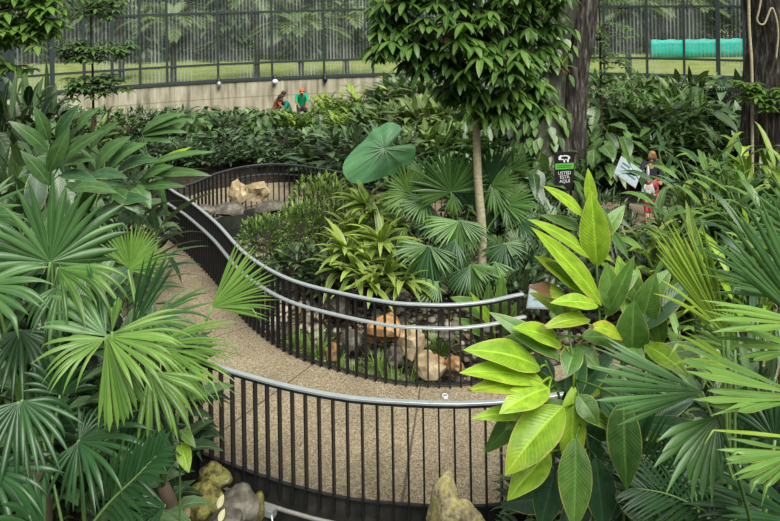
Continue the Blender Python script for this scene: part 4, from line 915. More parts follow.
for a, b_, w, mt, ti in [((48, 152, 8.1), (8, 121, 7.9), 16, 'ginger_grey', .7), ((52, 158, 8.1), (18, 178, 7.8), 16, 'ginger_dark', .8), ((60, 165, 8.0), (95, 160, 7.8), 15, 'ginger_grey', .8), ((56, 140, 8.2), (80, 104, 8.1), 14, 'ginger_dark', .9), ((48, 140, 8.2), (34, 106, 8.1), 14, 'ginger_grey', .5), ((60, 175, 8.0), (98, 182, 7.8), 15, 'ginger_dark', .8)]:
    b0.leaf(a, b_, w, mt, up=.7, bow=.1, tint=ti)
# --- right middle: narrow-leaved gingers in front of the visitors
for k, (x, y, d, hts, mats, lb, ld) in enumerate([
    (716, 250, 10.5, [2.0, 2.2, 1.9, 2.3, 2.1, 1.8, 2.4, 2.2], ['ginger_mid', 'ginger_lime', 'shrub_lime'], 'narrow-leaved yellow-edged ginger to the right of the woman and child', (-.12, 0, 0)),
    (735, 240, 10.8, [2.6, 2.9, 2.4, 3.0, 2.7, 2.5, 2.8], ['ginger_mid', 'ginger_dark'], 'taller dark ginger right of the woman, behind the blue-green palm', (-.05, 0, 0)),
    (775, 240, 11.2, [3.0, 3.2, 2.8, 3.3, 2.9], ['ginger_mid', 'ginger_dark'], 'tall ginger at the right frame edge below the big dark trunk', (0, 0, 0)),
    (712, 220, 13.4, [2.6, 2.8, 2.4, 2.9, 2.7, 2.5], ['ginger_mid', 'ginger_dark'], 'ginger clump close behind the taller dark ginger, nearer the shrub bed', (0, 0, 0)),
    (668, 285, 9.0, [1.0, 1.3, 1.1, 1.4, .9], ['ginger_mid', 'ginger_mid', 'ginger_dark'], 'low ginger clump between the lime ginger and the narrow-leaved one', (0, 0, 0)),
    (700, 300, 7.6, [1.6, 1.9, 1.7, 2.0], ['ginger_mid', 'ginger_dark'], 'ginger clump right behind the half-folded yellow-green fan', (0, 0, 0))]):
    p = P(x, y, d); ginger_clump('ginger_plant', lb, p.x, d, [h_*.85 for h_ in hts*2] if k < 4 else hts, mats, .75, .105, leandir=ld, spread=.85, tilt=(.2, .75), per=6 if k < 4 else 9)
# ------------------------------------------------------------------ shrub kinds (first of each kind is built, the rest are copies)
PROTO = {}
def shell_dirs(n, low=-.15):
    out = []
    for i in range(n):
        z = low + (1 - low)*(i + .5)/n; a = i*2.39996 + R.uniform(-.3, .3); r = math.sqrt(max(0, 1 - z*z)); out.append(V((r*math.cos(a), r*math.sin(a), z)))
    return out
def stems(root, tips, r=.014, mat='twig'):
    m_ = MB()
    for t in tips: m_.tube(bez(V((R.uniform(-.12, .12), R.uniform(-.12, .12), -.05)), V((t.x*.3, t.y*.3, t.z*.6)), t, 5), [r*(1 - .12*i) for i in range(6)], 5)
    m_.build('stem', mat, root)
def shrub(kind, mat):
    name = {'broad': 'broadleaf_shrub', 'big': 'philodendron', 'narrow': 'narrowleaf_shrub', 'ginger': 'ginger_plant', 'fern': 'fern', 'fine': 'small_leaved_shrub', 'cane': 'cane_plant'}[kind]
    root = thing(name, 'x', 'shrub'); f = MB()
    if kind in ('broad', 'narrow', 'fine'):
        n, Ln, W, pf, sg = {'broad': (190, .38, .16, 'ovate', 4), 'narrow': (430, .30, .06, 'lance', 4), 'fine': (760, .17, .062, 'ell', 3)}[kind]
        tips = []
        for i, d in enumerate(shell_dirs(n, -.35)):
            lump = 1 + .25*noise.noise(d*2.1 + V((len(PROTO)*3.1, 0, 0)))
            r = R.choice((1, 1, 1, .82, .66))*lump
            p = V((d.x*r, d.y*r, .62 + d.z*.62*r)); p.z = max(p.z, .06)
            dd = (V((d.x, d.y, d.z*.5 + .05)) + V((R.uniform(-.6, .6), R.uniform(-.6, .6), R.uniform(-.3, .5)))).normalized()
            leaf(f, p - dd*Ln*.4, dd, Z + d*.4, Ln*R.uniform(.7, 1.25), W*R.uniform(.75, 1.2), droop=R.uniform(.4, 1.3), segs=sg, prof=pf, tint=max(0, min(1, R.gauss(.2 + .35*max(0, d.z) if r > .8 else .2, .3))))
            if i % (n//14) == 3: tips.append(p)
        stems(root, tips)
    elif kind == 'big':
        tips = []
        for d in shell_dirs(95, -.2):
            r = R.uniform(.55, 1.05); p = V((d.x*r, d.y*r, .5 + .75*max(0, d.z)*r + .1*R.random()))
            h = V((d.x, d.y, 0)); h = h.normalized() if h.length > .05 else V((1, 0, 0))
            leaf(f, p, (h + V((R.uniform(-.5, .5), R.uniform(-.5, .5), R.uniform(-.9, .1)))).normalized(), Z + h*.5, R.uniform(.36, .56), R.uniform(.2, .3), droop=R.uniform(.5, 1.0), segs=6, prof='ovate', fine=True, wave=.06, tint=max(0, min(1, R.gauss(.4, .25)))); tips.append(p)
        stems(root, tips, .010, 'stem')
    elif kind in ('ginger', 'cane'):
        for k in range(20 if kind == 'ginger' else 12):
            a = R.uniform(0, 2*PI); r = R.uniform(.05, .5); b0 = V((r*math.cos(a), r*math.sin(a), -.05)); h = R.uniform(.75, 1.25); tp = b0 + V((math.cos(a)*.4*h, math.sin(a)*.4*h, h))
            pts = bez(b0, b0 + Z*h*.6, tp, 8); m_ = MB(); m_.tube(pts, .012, 5); m_.build('stem', 'stem', root)
            az = R.uniform(0, PI)
            for i in range(9):
                q = min(7, 3 + i//2); p = pts[q].lerp(pts[q + 1], (i % 2)*.5); s_ = 1 if i % 2 else -1
                d = V((math.cos(az)*s_*.8, math.sin(az)*s_*.8, R.uniform(.35, .9)))
                leaf(f, p, d, Z - d*.3, R.uniform(.38, .58), R.uniform(.085, .13), droop=R.uniform(.8, 1.7), segs=6, prof='lance', tint=max(0, min(1, R.gauss(.5, .25))))
    elif kind == 'fern':
        for k in range(17):
            a = 2*PI*k/17 + R.uniform(-.15, .15); e = R.uniform(.5, 1.25); d = V((math.cos(a)*math.cos(e), math.sin(a)*math.cos(e), math.sin(e))); l = R.uniform(.9, 1.35)
            pts = bez(V((0, 0, .03)), d*l*.6 + Z*.1, V((d.x*l*1.15, d.y*l*1.15, max(.15, d.z*l*.75))), 8); m_ = MB(); m_.tube(pts, [.012 - .001*i for i in range(9)], 5); m_.build('stem', 'petiole', root)
            pinnate(f, pts, 17, .36, .042, Z, droop=.6, tint=R.uniform(.35, .7))
    f.build('foliage', mat, root)
    return root
def put(key, x, ytop, d, label, wide=1.0, cat='shrub', group=None, hloc=1.3):
    """stand a shrub of kind key at depth d under pixel column x with its top at pixel row ytop"""
    ytop += R.uniform(-5, 4) if d > 19 else 0; top_ = P(x, ytop, d); z0 = gz(top_.x, d); s = max(.35, (top_.z - z0)/hloc)
    kind, mat = key.split('/'); w = min(1.5, max(.75, s))*wide
    sc_ = (w, w, s)
    if key not in PROTO:
        PROTO[key] = shrub(kind, mat); r = PROTO[key]; r.location = (top_.x, d, z0); r.rotation_euler = (0, 0, R.uniform(0, 6)); r.scale = sc_
        r['label'] = label; r['category'] = cat
        if group: r['group'] = group
    else:
        r = copy_thing(PROTO[key], (top_.x, d, z0), R.uniform(0, 6), sc_, label, group); r['category'] = cat
    return r
BD, BM_, NR, GD, GL, FN, FE, PH, PL = 'broad/shrub_dark', 'broad/shrub_mid', 'narrow/shrub_mid', 'ginger/shrub_mid', 'ginger/shrub_lime', 'fine/shrub_fine', 'fern/shrub_mid', 'big/shrub_mid', 'broad/shrub_pale'
ND, PD = 'narrow/shrub_dark', 'big/shrub_dark'
lst = [
 # row against the wall
 (BD, 34, 100, 22.9, 'dark shrub against the wall under the dark glazing panels'), (GD, 70, 103, 23.4, 'upright leafy plant against the concrete wall behind the thin tiered sapling'),
 (BM_, 104, 105, 24.1, 'green shrub against the concrete wall just right of the tiered sapling'), (ND, 138, 106, 24.6, 'narrow-leaved dark shrub against the concrete wall left of the dark bracket lamp, outer one'),
 (BD, 172, 106, 25.8, 'dark shrub against the concrete wall left of the dark bracket lamp, nearer one'), (PD, 208, 105, 26.1, 'big-leaved plant against the concrete wall below the dark bracket lamp'),
 (PH, 242, 106, 26.4, 'big-leaved plant against the concrete wall just left of the worker in brown'), (GL, 333, 92, 26.2, 'tall lime leaved plant against the wall right of the workers'),
 (FE, 352, 84, 26.0, 'feathery palm-like fern against the wall right of the tall lime leaved plant'), (GL, 380, 80, 26.0, 'lime leaved plant against the wall left of the palmate tree crown'),
 (BD, 404, 74, 25.6, 'dark shrub against the wall partly behind the palmate tree crown'), (BM_, 440, 80, 25.2, 'green shrub against the wall directly behind the palmate tree crown'), (ND, 475, 78, 25.2, 'dark narrow-leaved shrub behind the slender pale trunk against the wall'), (BD, 508, 78, 25.2, 'dark shrub against the wall left of the giant mossy trunk'),
 # second row
 (BD, -5, 108, 21.8, 'dark shrub in the middle of the bed at the left frame edge'), (PD, 40, 116, 22.0, 'big-leaved dark plant in the middle of the bed below the tiered sapling'), (PL, 84, 118, 22.2, 'pale shrub mid-bed right below the tiered sapling trunk'),
 (BM_, 122, 114, 23.7, 'mid green shrub mid-bed above the bright ginger spray'), (BD, 160, 114, 24.1, 'dark shrub mid-bed above the left end of the far railing'), (PH, 196, 114, 24.3, 'big-leaved green plant mid-bed above the left end of the far railing'),
 (BD, 232, 113, 24.5, 'dark shrub mid-bed below the worker in brown, left one'), (PH, 268, 110, 24.7, 'big-leaved green plant just in front of the worker in brown'), (GL, 296, 109, 24.5, 'lime strap-leaved plant just in front of the worker in green shirt'),
 (PH, 316, 106, 24.9, 'big-leaved plant mid-bed right of the worker in green shirt'), (GL, 350, 104, 23.4, 'lime leaved plant mid-bed above the elephant ear leaf, left one'), (GD, 372, 100, 23.2, 'green leafy plant mid-bed above the elephant ear leaf, middle one'), (PL, 400, 98, 22.8, 'pale speckled shrub mid-bed above the elephant ear leaf, right one'),
 (PL, 432, 92, 22.2, 'pale yellowish shrub behind the slender trunk, left of it'), (PL, 462, 98, 21.8, 'pale yellowish shrub right behind the slender pale trunk'), (BM_, 496, 104, 21.6, 'mid green shrub between the slender trunk and the giant mossy trunk'),
 # front row above the far path
 (ND, 128, 136, 22.3, 'dark narrow-leaved shrub beside the far path behind the bright ginger spray'), (BD, 160, 136, 22.5, 'dark shrub beside the far path, leftmost above the far railing'), (PD, 190, 134, 22.6, 'big-leaved dark plant beside the far path, second above the far railing'),
 (BD, 222, 132, 22.7, 'dark shrub beside the far path above the leaning tan rock'), (PD, 252, 132, 22.7, 'big-leaved dark plant beside the far path above the flat tan block'), (BD, 284, 131, 22.7, 'dark shrub beside the far path above the bushy green shrub'),
 (BM_, 316, 130, 22.6, 'mid green shrub beside the far path left of the elephant ear leaf'), (BD, 350, 128, 20.5, 'dark shrub beside the far path straight behind the elephant ear leaf'), (ND, 385, 128, 20.2, 'dark narrow-leaved shrub beside the far path right behind the elephant ear leaf'),
 (PL, 420, 122, 20.0, 'pale shrub beside the far path above the upright palm fans, left one'), (BM_, 455, 126, 19.9, 'mid green shrub beside the far path above the upright palm fans, right one'), (BD, 492, 128, 19.8, 'dark shrub beside the far path right of the slender trunk'),
 (BD, 150, 143, 21.7, 'low dark plant at the edge of the far path, leftmost of the low ones'), (ND, 178, 145, 21.7, 'low narrow-leaved plant at the edge of the far path above the railing turn'), (BD, 204, 145, 21.8, 'low dark plant at the edge of the far path above the stone ledge'), (ND, 230, 146, 21.9, 'low narrow-leaved plant at the edge of the far path above the leaning tan rock'), (BD, 256, 145, 21.9, 'low dark plant at the edge of the far path above the flat tan block'), (ND, 282, 146, 21.9, 'low narrow-leaved plant at the edge of the far path above the bushy shrub'), (BD, 308, 145, 21.8, 'low dark plant at the edge of the far path left of the elephant ear'), (PD, 335, 146, 21.5, 'low big-leaved plant at the edge of the far path behind the elephant ear'),
 # right of the giant trunk
 (BM_, 592, 72, 24.6, 'green shrub against the glass just right of the giant mossy trunk'), (NR, 622, 72, 24.4, 'narrow-leaved shrub below the glass beside the thin sapling'), (PL, 655, 78, 24.2, 'pale shrub below the left part of the teal tarpaulin'), (BM_, 686, 76, 24.0, 'mid green shrub below the teal tarpaulin, beside a dark mullion'), (PD, 716, 76, 23.6, 'big-leaved shrub below the right part of the teal tarpaulin'), (BD, 760, 80, 23.0, 'dark shrub behind the big dark trunk on the right'),
 (PH, 586, 98, 21.4, 'big-leaved climber-like plant at the right foot of the giant mossy trunk'), (ND, 612, 96, 21.6, 'dark narrow-leaved shrub around the thin sapling stem'), (BM_, 640, 98, 21.6, 'mid green shrub above the information board'), (NR, 668, 94, 21.6, 'narrow-leaved shrub above the woman, left one'), (PD, 698, 98, 21.4, 'big-leaved dark plant above the woman, right one'), (BD, 732, 104, 21.0, 'dark shrub left of the big dark trunk on the right'), (BM_, 775, 112, 20.4, 'mid green shrub in front of the big dark trunk on the right'),
 (ND, 580, 128, 19.9, 'dark narrow-leaved shrub right behind the black sign'), (PH, 606, 128, 20.0, 'big-leaved shrub left of the information board'), (ND, 634, 132, 20.1, 'dark narrow-leaved shrub straight behind the information board'), (BM_, 662, 128, 20.1, 'green shrub straight behind the woman'), (ND, 694, 128, 20.0, 'dark narrow-leaved shrub right of the woman'), (BM_, 724, 126, 19.8, 'mid green shrub farther right of the woman behind the ginger'), (BD, 756, 130, 19.4, 'dark shrub below the big dark trunk on the right'),
 # inside the loop
 (PH, 528, 150, 16.2, 'big-leaved plant left of the black sign'), (ND, 540, 205, 14.6, 'dark narrow-leaved shrub in front of the black sign'), (BD, 500, 152, 16.4, 'dark shrub behind the right-hand palm fans'), (BM_, 430, 160, 15.8, 'mid green shrub behind the left-hand palm fans'), (FE, 520, 215, 13.2, 'fern right of the fan palm clump'), (ND, 540, 240, 12.2, 'dark narrow-leaved shrub behind the lime ginger, inside the loop'), (BD, 520, 268, 11.6, 'dark shrub inside the loop by the right railing end'), (PD, 578, 212, 14.2, 'big-leaved dark plant below the black sign'), (BD, 588, 216, 14.2, 'dark shrub left of the child'), (ND, 622, 240, 12.2, 'dark narrow-leaved shrub below the child behind the lime ginger'), (ND, 650, 250, 11.6, 'dark low shrub behind the low ginger clump'),
 (FN, 322, 172, 15.0, 'tall small-leaved shrub on the pond bank, taller and rear one'), (FN, 300, 200, 14.2, 'bushy small-leaved shrub on the pond bank, middle one'), (FN, 262, 212, 13.9, 'small-leaved shrub nearest the pond water and curved rail'), (FN, 350, 186, 14.6, 'small-leaved shrub on the pond bank just left of the elephant ear stalk'), (BD, 300, 246, 13.2, 'dark low shrub at the foot of the bushy small-leaved shrub'), (BD, 330, 250, 13.2, 'dark low shrub left of the strap leaved plants'), 
 (GL, 726, 166, 12.4, 'lime-edged leafy plant right beside the woman, lowest of the lime plants there'), (GL, 742, 150, 12.8, 'lime-edged leafy plant right of the woman, next to the lowest one'), (GD, 735, 136, 12.6, 'tall leafy plant right of the lime-edged plants by the woman'), (GL, 772, 124, 12.8, 'tall lime leaved plant at the right frame edge below the dark trunk'), (GL, 712, 214, 10.8, 'lime leaved low plant in front of the lime-edged plants'), (GD, 720, 180, 11.2, 'leafy plant between the blue-green palm and the lime-edged plants'), (GD, 765, 165, 11.0, 'leafy plant at the right frame edge behind the blue-green palm'),
 (ND, 596, 190, 15.6, 'dark narrow-leaved plant below the information board, left one'), (ND, 616, 210, 15.0, 'dark narrow-leaved plant below the information board, beside the child'), (BD, 716, 186, 14.6, 'dark shrub behind the lime-edged plants hiding the walk'), (BD, 740, 180, 14.4, 'dark shrub behind the tall leafy plant hiding the walk'),
 # left and near filler
 (BD, 10, 150, 12.0, 'dark shrub at the left frame edge behind the gingers'), (PD, 60, 150, 12.4, 'big-leaved dark plant behind the tall gingers on the left'), (BD, 100, 152, 12.8, 'dark shrub behind the tall ginger clump by the path bend'), (BD, 20, 78, 15.4, 'dark mounded shrub under the pale-leaved tree branch, top left'), (PD, -12, 100, 14.0, 'big-leaved dark plant below the mounded shrub, top left'),
 (BD, 55, 425, 6.6, 'dark undergrowth shrub deep between the left palms'), (ND, 50, 450, 6.7, 'dark narrow-leaved undergrowth deep between the left palms'), (BD, 5, 350, 7.2, 'dark undergrowth shrub behind the palms at the left edge'), (BD, 90, 310, 7.6, 'dark undergrowth shrub behind the pleated hanging fan'), (ND, 610, 440, 6.6, 'dark undergrowth shrub at the foot of the lime ginger, middle'), (BD, 660, 400, 6.8, 'dark undergrowth shrub behind the flat pleated fan'), (BD, 720, 380, 6.8, 'dark undergrowth shrub between the palms on the right'), (ND, 775, 360, 6.6, 'dark undergrowth shrub at the right frame edge between palms'),
]
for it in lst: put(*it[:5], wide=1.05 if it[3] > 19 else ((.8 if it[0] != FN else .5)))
# grass tufts by the inner railing
tuft = None
for k, (x, y, d, lb) in enumerate([(344, 362, 10.05, 'bright grass tuft at the foot of the inner railing, left of the flat tan rock'), (352, 345, 10.5, 'grass tuft beside the half sunk grey rock'), (330, 342, 10.5, 'grass tuft behind the upright orange rock'), (392, 374, 9.95, 'grass tuft touching the inner railing beside the rounded grey rock'), (318, 322, 11.2, 'grass tuft on the bend of the inner railing below the long pale stone'), (404, 378, 9.9, 'smaller grass tuft in front of the flat tan rock'), (366, 362, 10.2, 'grass tuft below the wide orange-brown rock'), (298, 318, 11.4, 'grass tuft nearest the bright feathery palm fan'), (378, 345, 10.6, 'grass tuft between wide orange-brown rock and railing'), (440, 330, 11.0, 'grass tuft in the shade of the fan palm clump')]):
    p = P(x, y, d); p.z = gz(p.x, d)
    if tuft is None:
        tuft = thing('grass_tuft', lb, 'grass', p); f = MB()
        for i in range(110):
            a = R.uniform(0, 2*PI); r = R.uniform(0, .16); e = R.uniform(.6, 1.5)
            leaf(f, (r*math.cos(a), r*math.sin(a), -.02), (math.cos(a)*math.cos(e), math.sin(a)*math.cos(e), math.sin(e)), (math.cos(a), math.sin(a), .5), R.uniform(.25, .5), .013, droop=R.uniform(.6, 1.8), segs=5, prof='strap', tint=R.random())
        f.build('foliage', 'grass', tuft)
    else: copy_thing(tuft, p, R.uniform(0, 6), R.uniform(.75, 1.15), lb)
# ------------------------------------------------------------------ trees inside
def whorl(mb, p, n, Ln, W, mat_t, el=-.35, pitch=.5, segs=4, prof='ell'):
    a0 = R.uniform(0, 6)
    for i in range(n):
        a = a0 + 2*PI*i/n; e = el + R.uniform(-.25, .25); d = V((math.cos(a)*math.cos(e), math.sin(a)*math.cos(e), math.sin(e)))
        leaf(mb, p, d, Z + d*.2, Ln*R.uniform(.75, 1.15), W, droop=pitch, segs=segs, prof=prof, tint=max(0, min(1, mat_t + R.uniform(-.2, .2))))
M['schefflera'] = leafmat('palmate_tree_leaf', (.035, .10, .02), (.20, .36, .07), lat=8, rib=.4, rough=.36, trans=.3)
D0 = 12.1; DS = 1.25; b0 = G(479, 272, -.1); t = thing('palmate_tree', 'slender tree with thin pale trunk and drooping palmate leaves above the fan palms', 'tree', (P(481, 270, D0).x, D0, gz(P(481, 270, D0).x, D0)))
org = V(t.location); pts = [org - Z*.05, P(482, 235, D0), P(478, 180, D0), P(476, 120, D0), P(474, 60, D0), P(470, 10, D0), P(468, -40, D0)]
m_ = MB(); m_.tube(spline(pts, 5), [.085 - .0014*i for i in range(31)], 10); m_.build('trunk', 'bark_pale', t, org)
lobes = [((405, 38, 13.2), .55, .36), ((388, 20, 13.4), .4, .3), ((450, 20, 13.0), .75, .5), ((500, 22, 13.2), .7, .5), ((535, 40, 13.5), .45, .55), ((520, 78, 13.4), .5, .42), ((470, 58, 12.9), .6, .42), ((486, 98, 13.2), .5, .35), ((430, 58, 13.2), .55, .32), ((520, -10, 13.4), .9, .5), ((450, -25, 13.2), 1.0, .5), ((400, 0, 13.4), .6, .35), ((505, 60, 12.8), .5, .4), ((545, 8, 13.5), .45, .5), ((505, 100, 13.1), .4, .35), ((540, 95, 13.4), .35, .4), ((455, 85, 13.3), .4, .3), ((380, 45, 13.2), .3, .25)]
f = MB()
for (cx_, cy_, cd), rx, rz in lobes:
    br = MB()
    cc = P(cx_, cy_, cd - DS); rx *= .91; rz *= .91; k0 = min(spline(pts, 5), key=lambda p: abs(p.z - (cc.z - .5)))
    br.tube(bez(k0, (k0 + cc)/2 + Z*.15, cc, 6), [.03 - .003*i for i in range(7)], 6)
    for i in range(int(62*rx)):
        d = V((R.gauss(0, 1), R.gauss(0, 1), R.gauss(0, 1))).normalized(); r = R.uniform(.45, 1); p = cc + V((d.x*rx*r, d.y*rx*r, d.z*rz*r))
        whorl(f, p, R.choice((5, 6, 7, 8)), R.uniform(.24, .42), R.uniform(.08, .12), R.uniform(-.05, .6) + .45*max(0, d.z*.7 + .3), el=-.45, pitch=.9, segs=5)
        br.tube([cc.lerp(p, -.02), p], .006, 4, cap=False)
    br.build('branch', 'twig', t, org)
f.build('foliage', 'schefflera', t, org)
m_ = MB(); p = P(450, 35, 11.5)
for i in range(7): leaf(m_, p, (R.uniform(-1, 1), -.3, R.uniform(-1, .2)), (0, -1, .3), .18, .07, droop=.6, tint=R.random())
m_.build('withered_leaf', leafmat('rusty_withered_leaf', (.3, .07, .02), (.5, .16, .06), lat=0, rough=.7, trans=.2), t, org)
# giant mossy trunk
DT = 19.0; bx = P(545, 150, DT).x; t = thing('giant_tree', 'giant mossy trunk with a darker second stem, right of the palmate tree', 'tree', (bx, DT, gz(bx, DT))); org = V(t.location)
def trunk(path, r0, r1, mat, name='trunk', flute=.18, seed=0, n=36, m=40):
    pts = spline(path, m//(len(path) - 1)); k = len(pts); b = MB(); vs = []; fs = []
    for i, p in enumerate(pts):
        f_ = i/(k - 1); r = r0 + (r1 - r0)*f_ + r0*.5*math.exp(-f_*9)
        for j in range(n):
            a = 2*PI*j/n; q = V((math.cos(a)*1.6, math.sin(a)*1.6, p.z*.35 + seed))
            rr = r*(1 + flute*noise.noise(q) + .08*noise.noise(q*3) + .05*noise.noise(V((q.x*6, q.y*6, p.z*1.2))))
            vs.append(p + V((math.cos(a)*rr, math.sin(a)*rr, 0)))
    for i in range(k - 1):
        for j in range(n): fs.append((i*n + j, i*n + (j + 1) % n, (i + 1)*n + (j + 1) % n, (i + 1)*n + j))
    b.add(vs, fs); return b.build(name, mat, t, org)
trunk([org - Z*.1, P(540, 110, DT), P(545, 50, DT), P(556, 0, DT), P(564, -70, DT)], .66, .58, 'bark', seed=1)
trunk([V((P(572, 150, DT + .6).x, DT + .6, org.z)), P(574, 90, DT + .4), P(582, 30, DT + .3), P(590, -70, DT + .2)], .34, .36, 'bark_dark', name='second_trunk', seed=5)
f = MB()
for k in range(170):
    a = R.uniform(PI*.95, PI*1.75); y = R.uniform(20, 160); cx_ = 540 + (150 - y)*.10; p = P(cx_, y, DT) + V((math.cos(a)*.72, math.sin(a)*.72, 0))
    if math.cos(a) > -.2 and R.random() < .7: continue
    leaf(f, p, (math.cos(a)*.5, math.sin(a)*.6, -1), (math.cos(a), math.sin(a), .5), R.uniform(.22, .42), R.uniform(.13, .24), droop=.3, segs=5, prof='ovate', tint=max(0, min(1, R.gauss(.5, .25))))
f.build('climbing_foliage', 'shrub_mid', t, org)
p = P(561, 62, DT - .75); bt = thing('bromeliad', 'yellow-green spiky bromeliad perched on the giant mossy trunk', 'plant', p - Z*.1); f = MB()
for k in range(30):
    a = R.uniform(0, 6.28); e = R.uniform(.1, 1.3); leaf(f, p - Z*.1, (math.cos(a)*math.cos(e), math.sin(a)*math.cos(e) - .25, math.sin(e)), Z, R.uniform(.3, .5), .05, droop=1.0, segs=6, prof='strap', tint=R.random())
f.build('leaf_rosette', 'shrub_lime', bt, p - Z*.1)
f = MB()
for k in range(14): leaf(f, p - Z*.12, (R.uniform(-1, 1), -.4, R.uniform(-1, -.2)), (0, -1, 0), R.uniform(.15, .3), .04, droop=.6, segs=4, tint=R.random())
f.build('dead_leaf', 'litter', bt, p - Z*.1)
# dark trunk at the right edge, with a pale liana
DR = 17.6; bx = P(776, 130, DR).x; t = thing('big_tree', 'big dark trunk at the right frame edge, in front of the glass', 'tree', (bx, DR, gz(bx, DR))); org = V(t.location)
trunk([org - Z*.1, P(774, 100, DR), P(777, 40, DR), P(773, -10, DR), P(770, -70, DR)], .68, .7, 'bark_dark', seed=9)
b = MB(); b.tube(spline([V((P(751, 150, DR - .75).x, DR - .75, gz(bx, DR - .75))), P(752, 80, DR - .75), P(749, 20, DR - .7), P(748, -70, DR - .7)], 8), .035, 8); tag(b.build('liana', 'bark_pale', org=(P(751, 150, DR - .75).x, DR - .75, gz(bx, DR - .75))), 'straight pale liana hanging before the big dark trunk on the right', 'vine')
b = MB(); b.tube(spline([P(770, -60, DR - .8), P(760, 5, DR - .8), P(757, 20, DR - .78), P(764, 24, DR - .78), P(772, 8, DR - .8), P(778, 30, DR - .78), P(776, 60, DR - .76)], 8), .022, 6); tag(b.build('liana', 'bark_pale', org=P(757, 20, DR - .8)), 'curling pale liana looped on the upper part of the big dark trunk', 'vine')
# saplings
def sapling(label, pts, tiers, mat, Ln, W, dens=1, r=.03, name='sapling', tint=.45, flat=.24, prof='ell', el=-.25):
    o = V(pts[0]); o.z = gz(o.x, o.y); tr = thing(name, label, 'tree', o); sp = spline([o] + pts[1:], 8)
    b = MB(); b.tube(sp, [r*(1 - .5*i/(len(sp) - 1)) for i in range(len(sp))], 7); b.build('trunk', 'twig', tr, o)
    f = MB()
    for c_, rx, n in tiers:
        k0 = min(sp, key=lambda p: abs(p.z - c_.z + .1))
        for i in range(int(n*dens)):
            a = R.uniform(0, 6.283); rr = rx*math.sqrt(R.random()); p = c_ + V((math.cos(a)*rr, math.sin(a)*rr*.8, R.uniform(-flat, flat)))
            if i % 4 == 0: br = MB(); br.tube(bez(k0, (k0 + p)/2 + Z*.08, p, 4), [.012, .01, .008, .006, .004], 5); br.build('branch', 'twig', tr, o)
            whorl(f, p, 6, Ln, W, tint, el=el, pitch=.6, segs=3, prof=prof)
    f.build('foliage', mat, tr, o); return tr
sapling('thin tiered sapling with flat layers of small leaves, in front of the left glass', [P(92, 110, 17.5), P(93, 85, 17.5), P(91, 40, 17.5), P(90, -40, 17.5)],
        [(P(100, 50, 17.5), .85, 70), (P(88, 86, 17.3), .6, 46), (P(112, 82, 17.4), .45, 26), (P(95, 8, 17.5), .9, 70), (P(72, 48, 17.3), .4, 22), (P(100, -35, 17.5), 1.0, 60)], 'shrub_mid', .22, .085, 1.25, .035)
sapling('tree with big pale-green leaves whose branches enter at the top left corner', [P(-40, 130, 12.4), P(-38, 60, 12.4), P(-20, 10, 12.4), P(-5, -40, 12.4)],
        [(P(30, 15, 12.2), .5, 26), (P(10, 35, 12.0), .5, 24), (P(48, 8, 12.2), .3, 12), (P(-10, 5, 12.3), .6, 24), (P(45, 22, 12.0), .25, 8), (P(20, -15, 12.2), .7, 30), (P(15, 52, 12.2), .35, 10)], 'schefflera', .28, .13, 1.1, .07, name='tree', el=-.4, tint=.9, flat=.32, prof='ovate')
sapling('thin dark-stemmed sapling with sparse leaves right of the giant mossy trunk', [P(601, 140, 20.6), P(601, 100, 20.6), P(600, 40, 20.6), P(598, -50, 20.6)],
        [(P(606, 60, 20.5), .7, 34), (P(594, 40, 20.5), .5, 18), (P(618, 82, 20.3), .6, 26), (P(600, -5, 20.6), .8, 26), (P(640, 98, 20.4), .4, 12), (P(610, 30, 20.4), .6, 18)], 'shrub_mid', .2, .075, 1, .05)
sapling('leafy young tree with drooping leaves in front of the foot of the big dark trunk', [P(768, 150, 17.0), P(766, 120, 16.8), P(764, 100, 16.7), P(762, 85, 16.6)],
        [(P(760, 92, 16.6), .5, 26), (P(775, 100, 16.6), .4, 18), (P(745, 88, 16.6), .3, 10)], 'schefflera', .22, .085, 1, .035, tint=.55)
# small dark fence by the right trunk
fr = thing('fence', 'short dark picket fence below the glass left of the big dark trunk', 'fence', (P(733, 95, 22.3).x, 22.3, gz(P(733, 95, 22.3).x, 22.3))); org = V(fr.location)
x0, x1 = P(718, 95, 22.3).x, P(752, 95, 22.3).x
for i in range(14):
    x = x0 + (x1 - x0)*i/13; b = MB(); b.box((x, 22.3, org.z + 1.0), .018, .018, 1.0); b.build('picket', 'black', fr, org, smooth=False)
for z in (.3, 1.9):
    b = MB(); b.box(((x0 + x1)/2, 22.3, org.z + z), (x1 - x0)/2, .025, .03); b.build('fence_rail', 'black', fr, org, smooth=False)
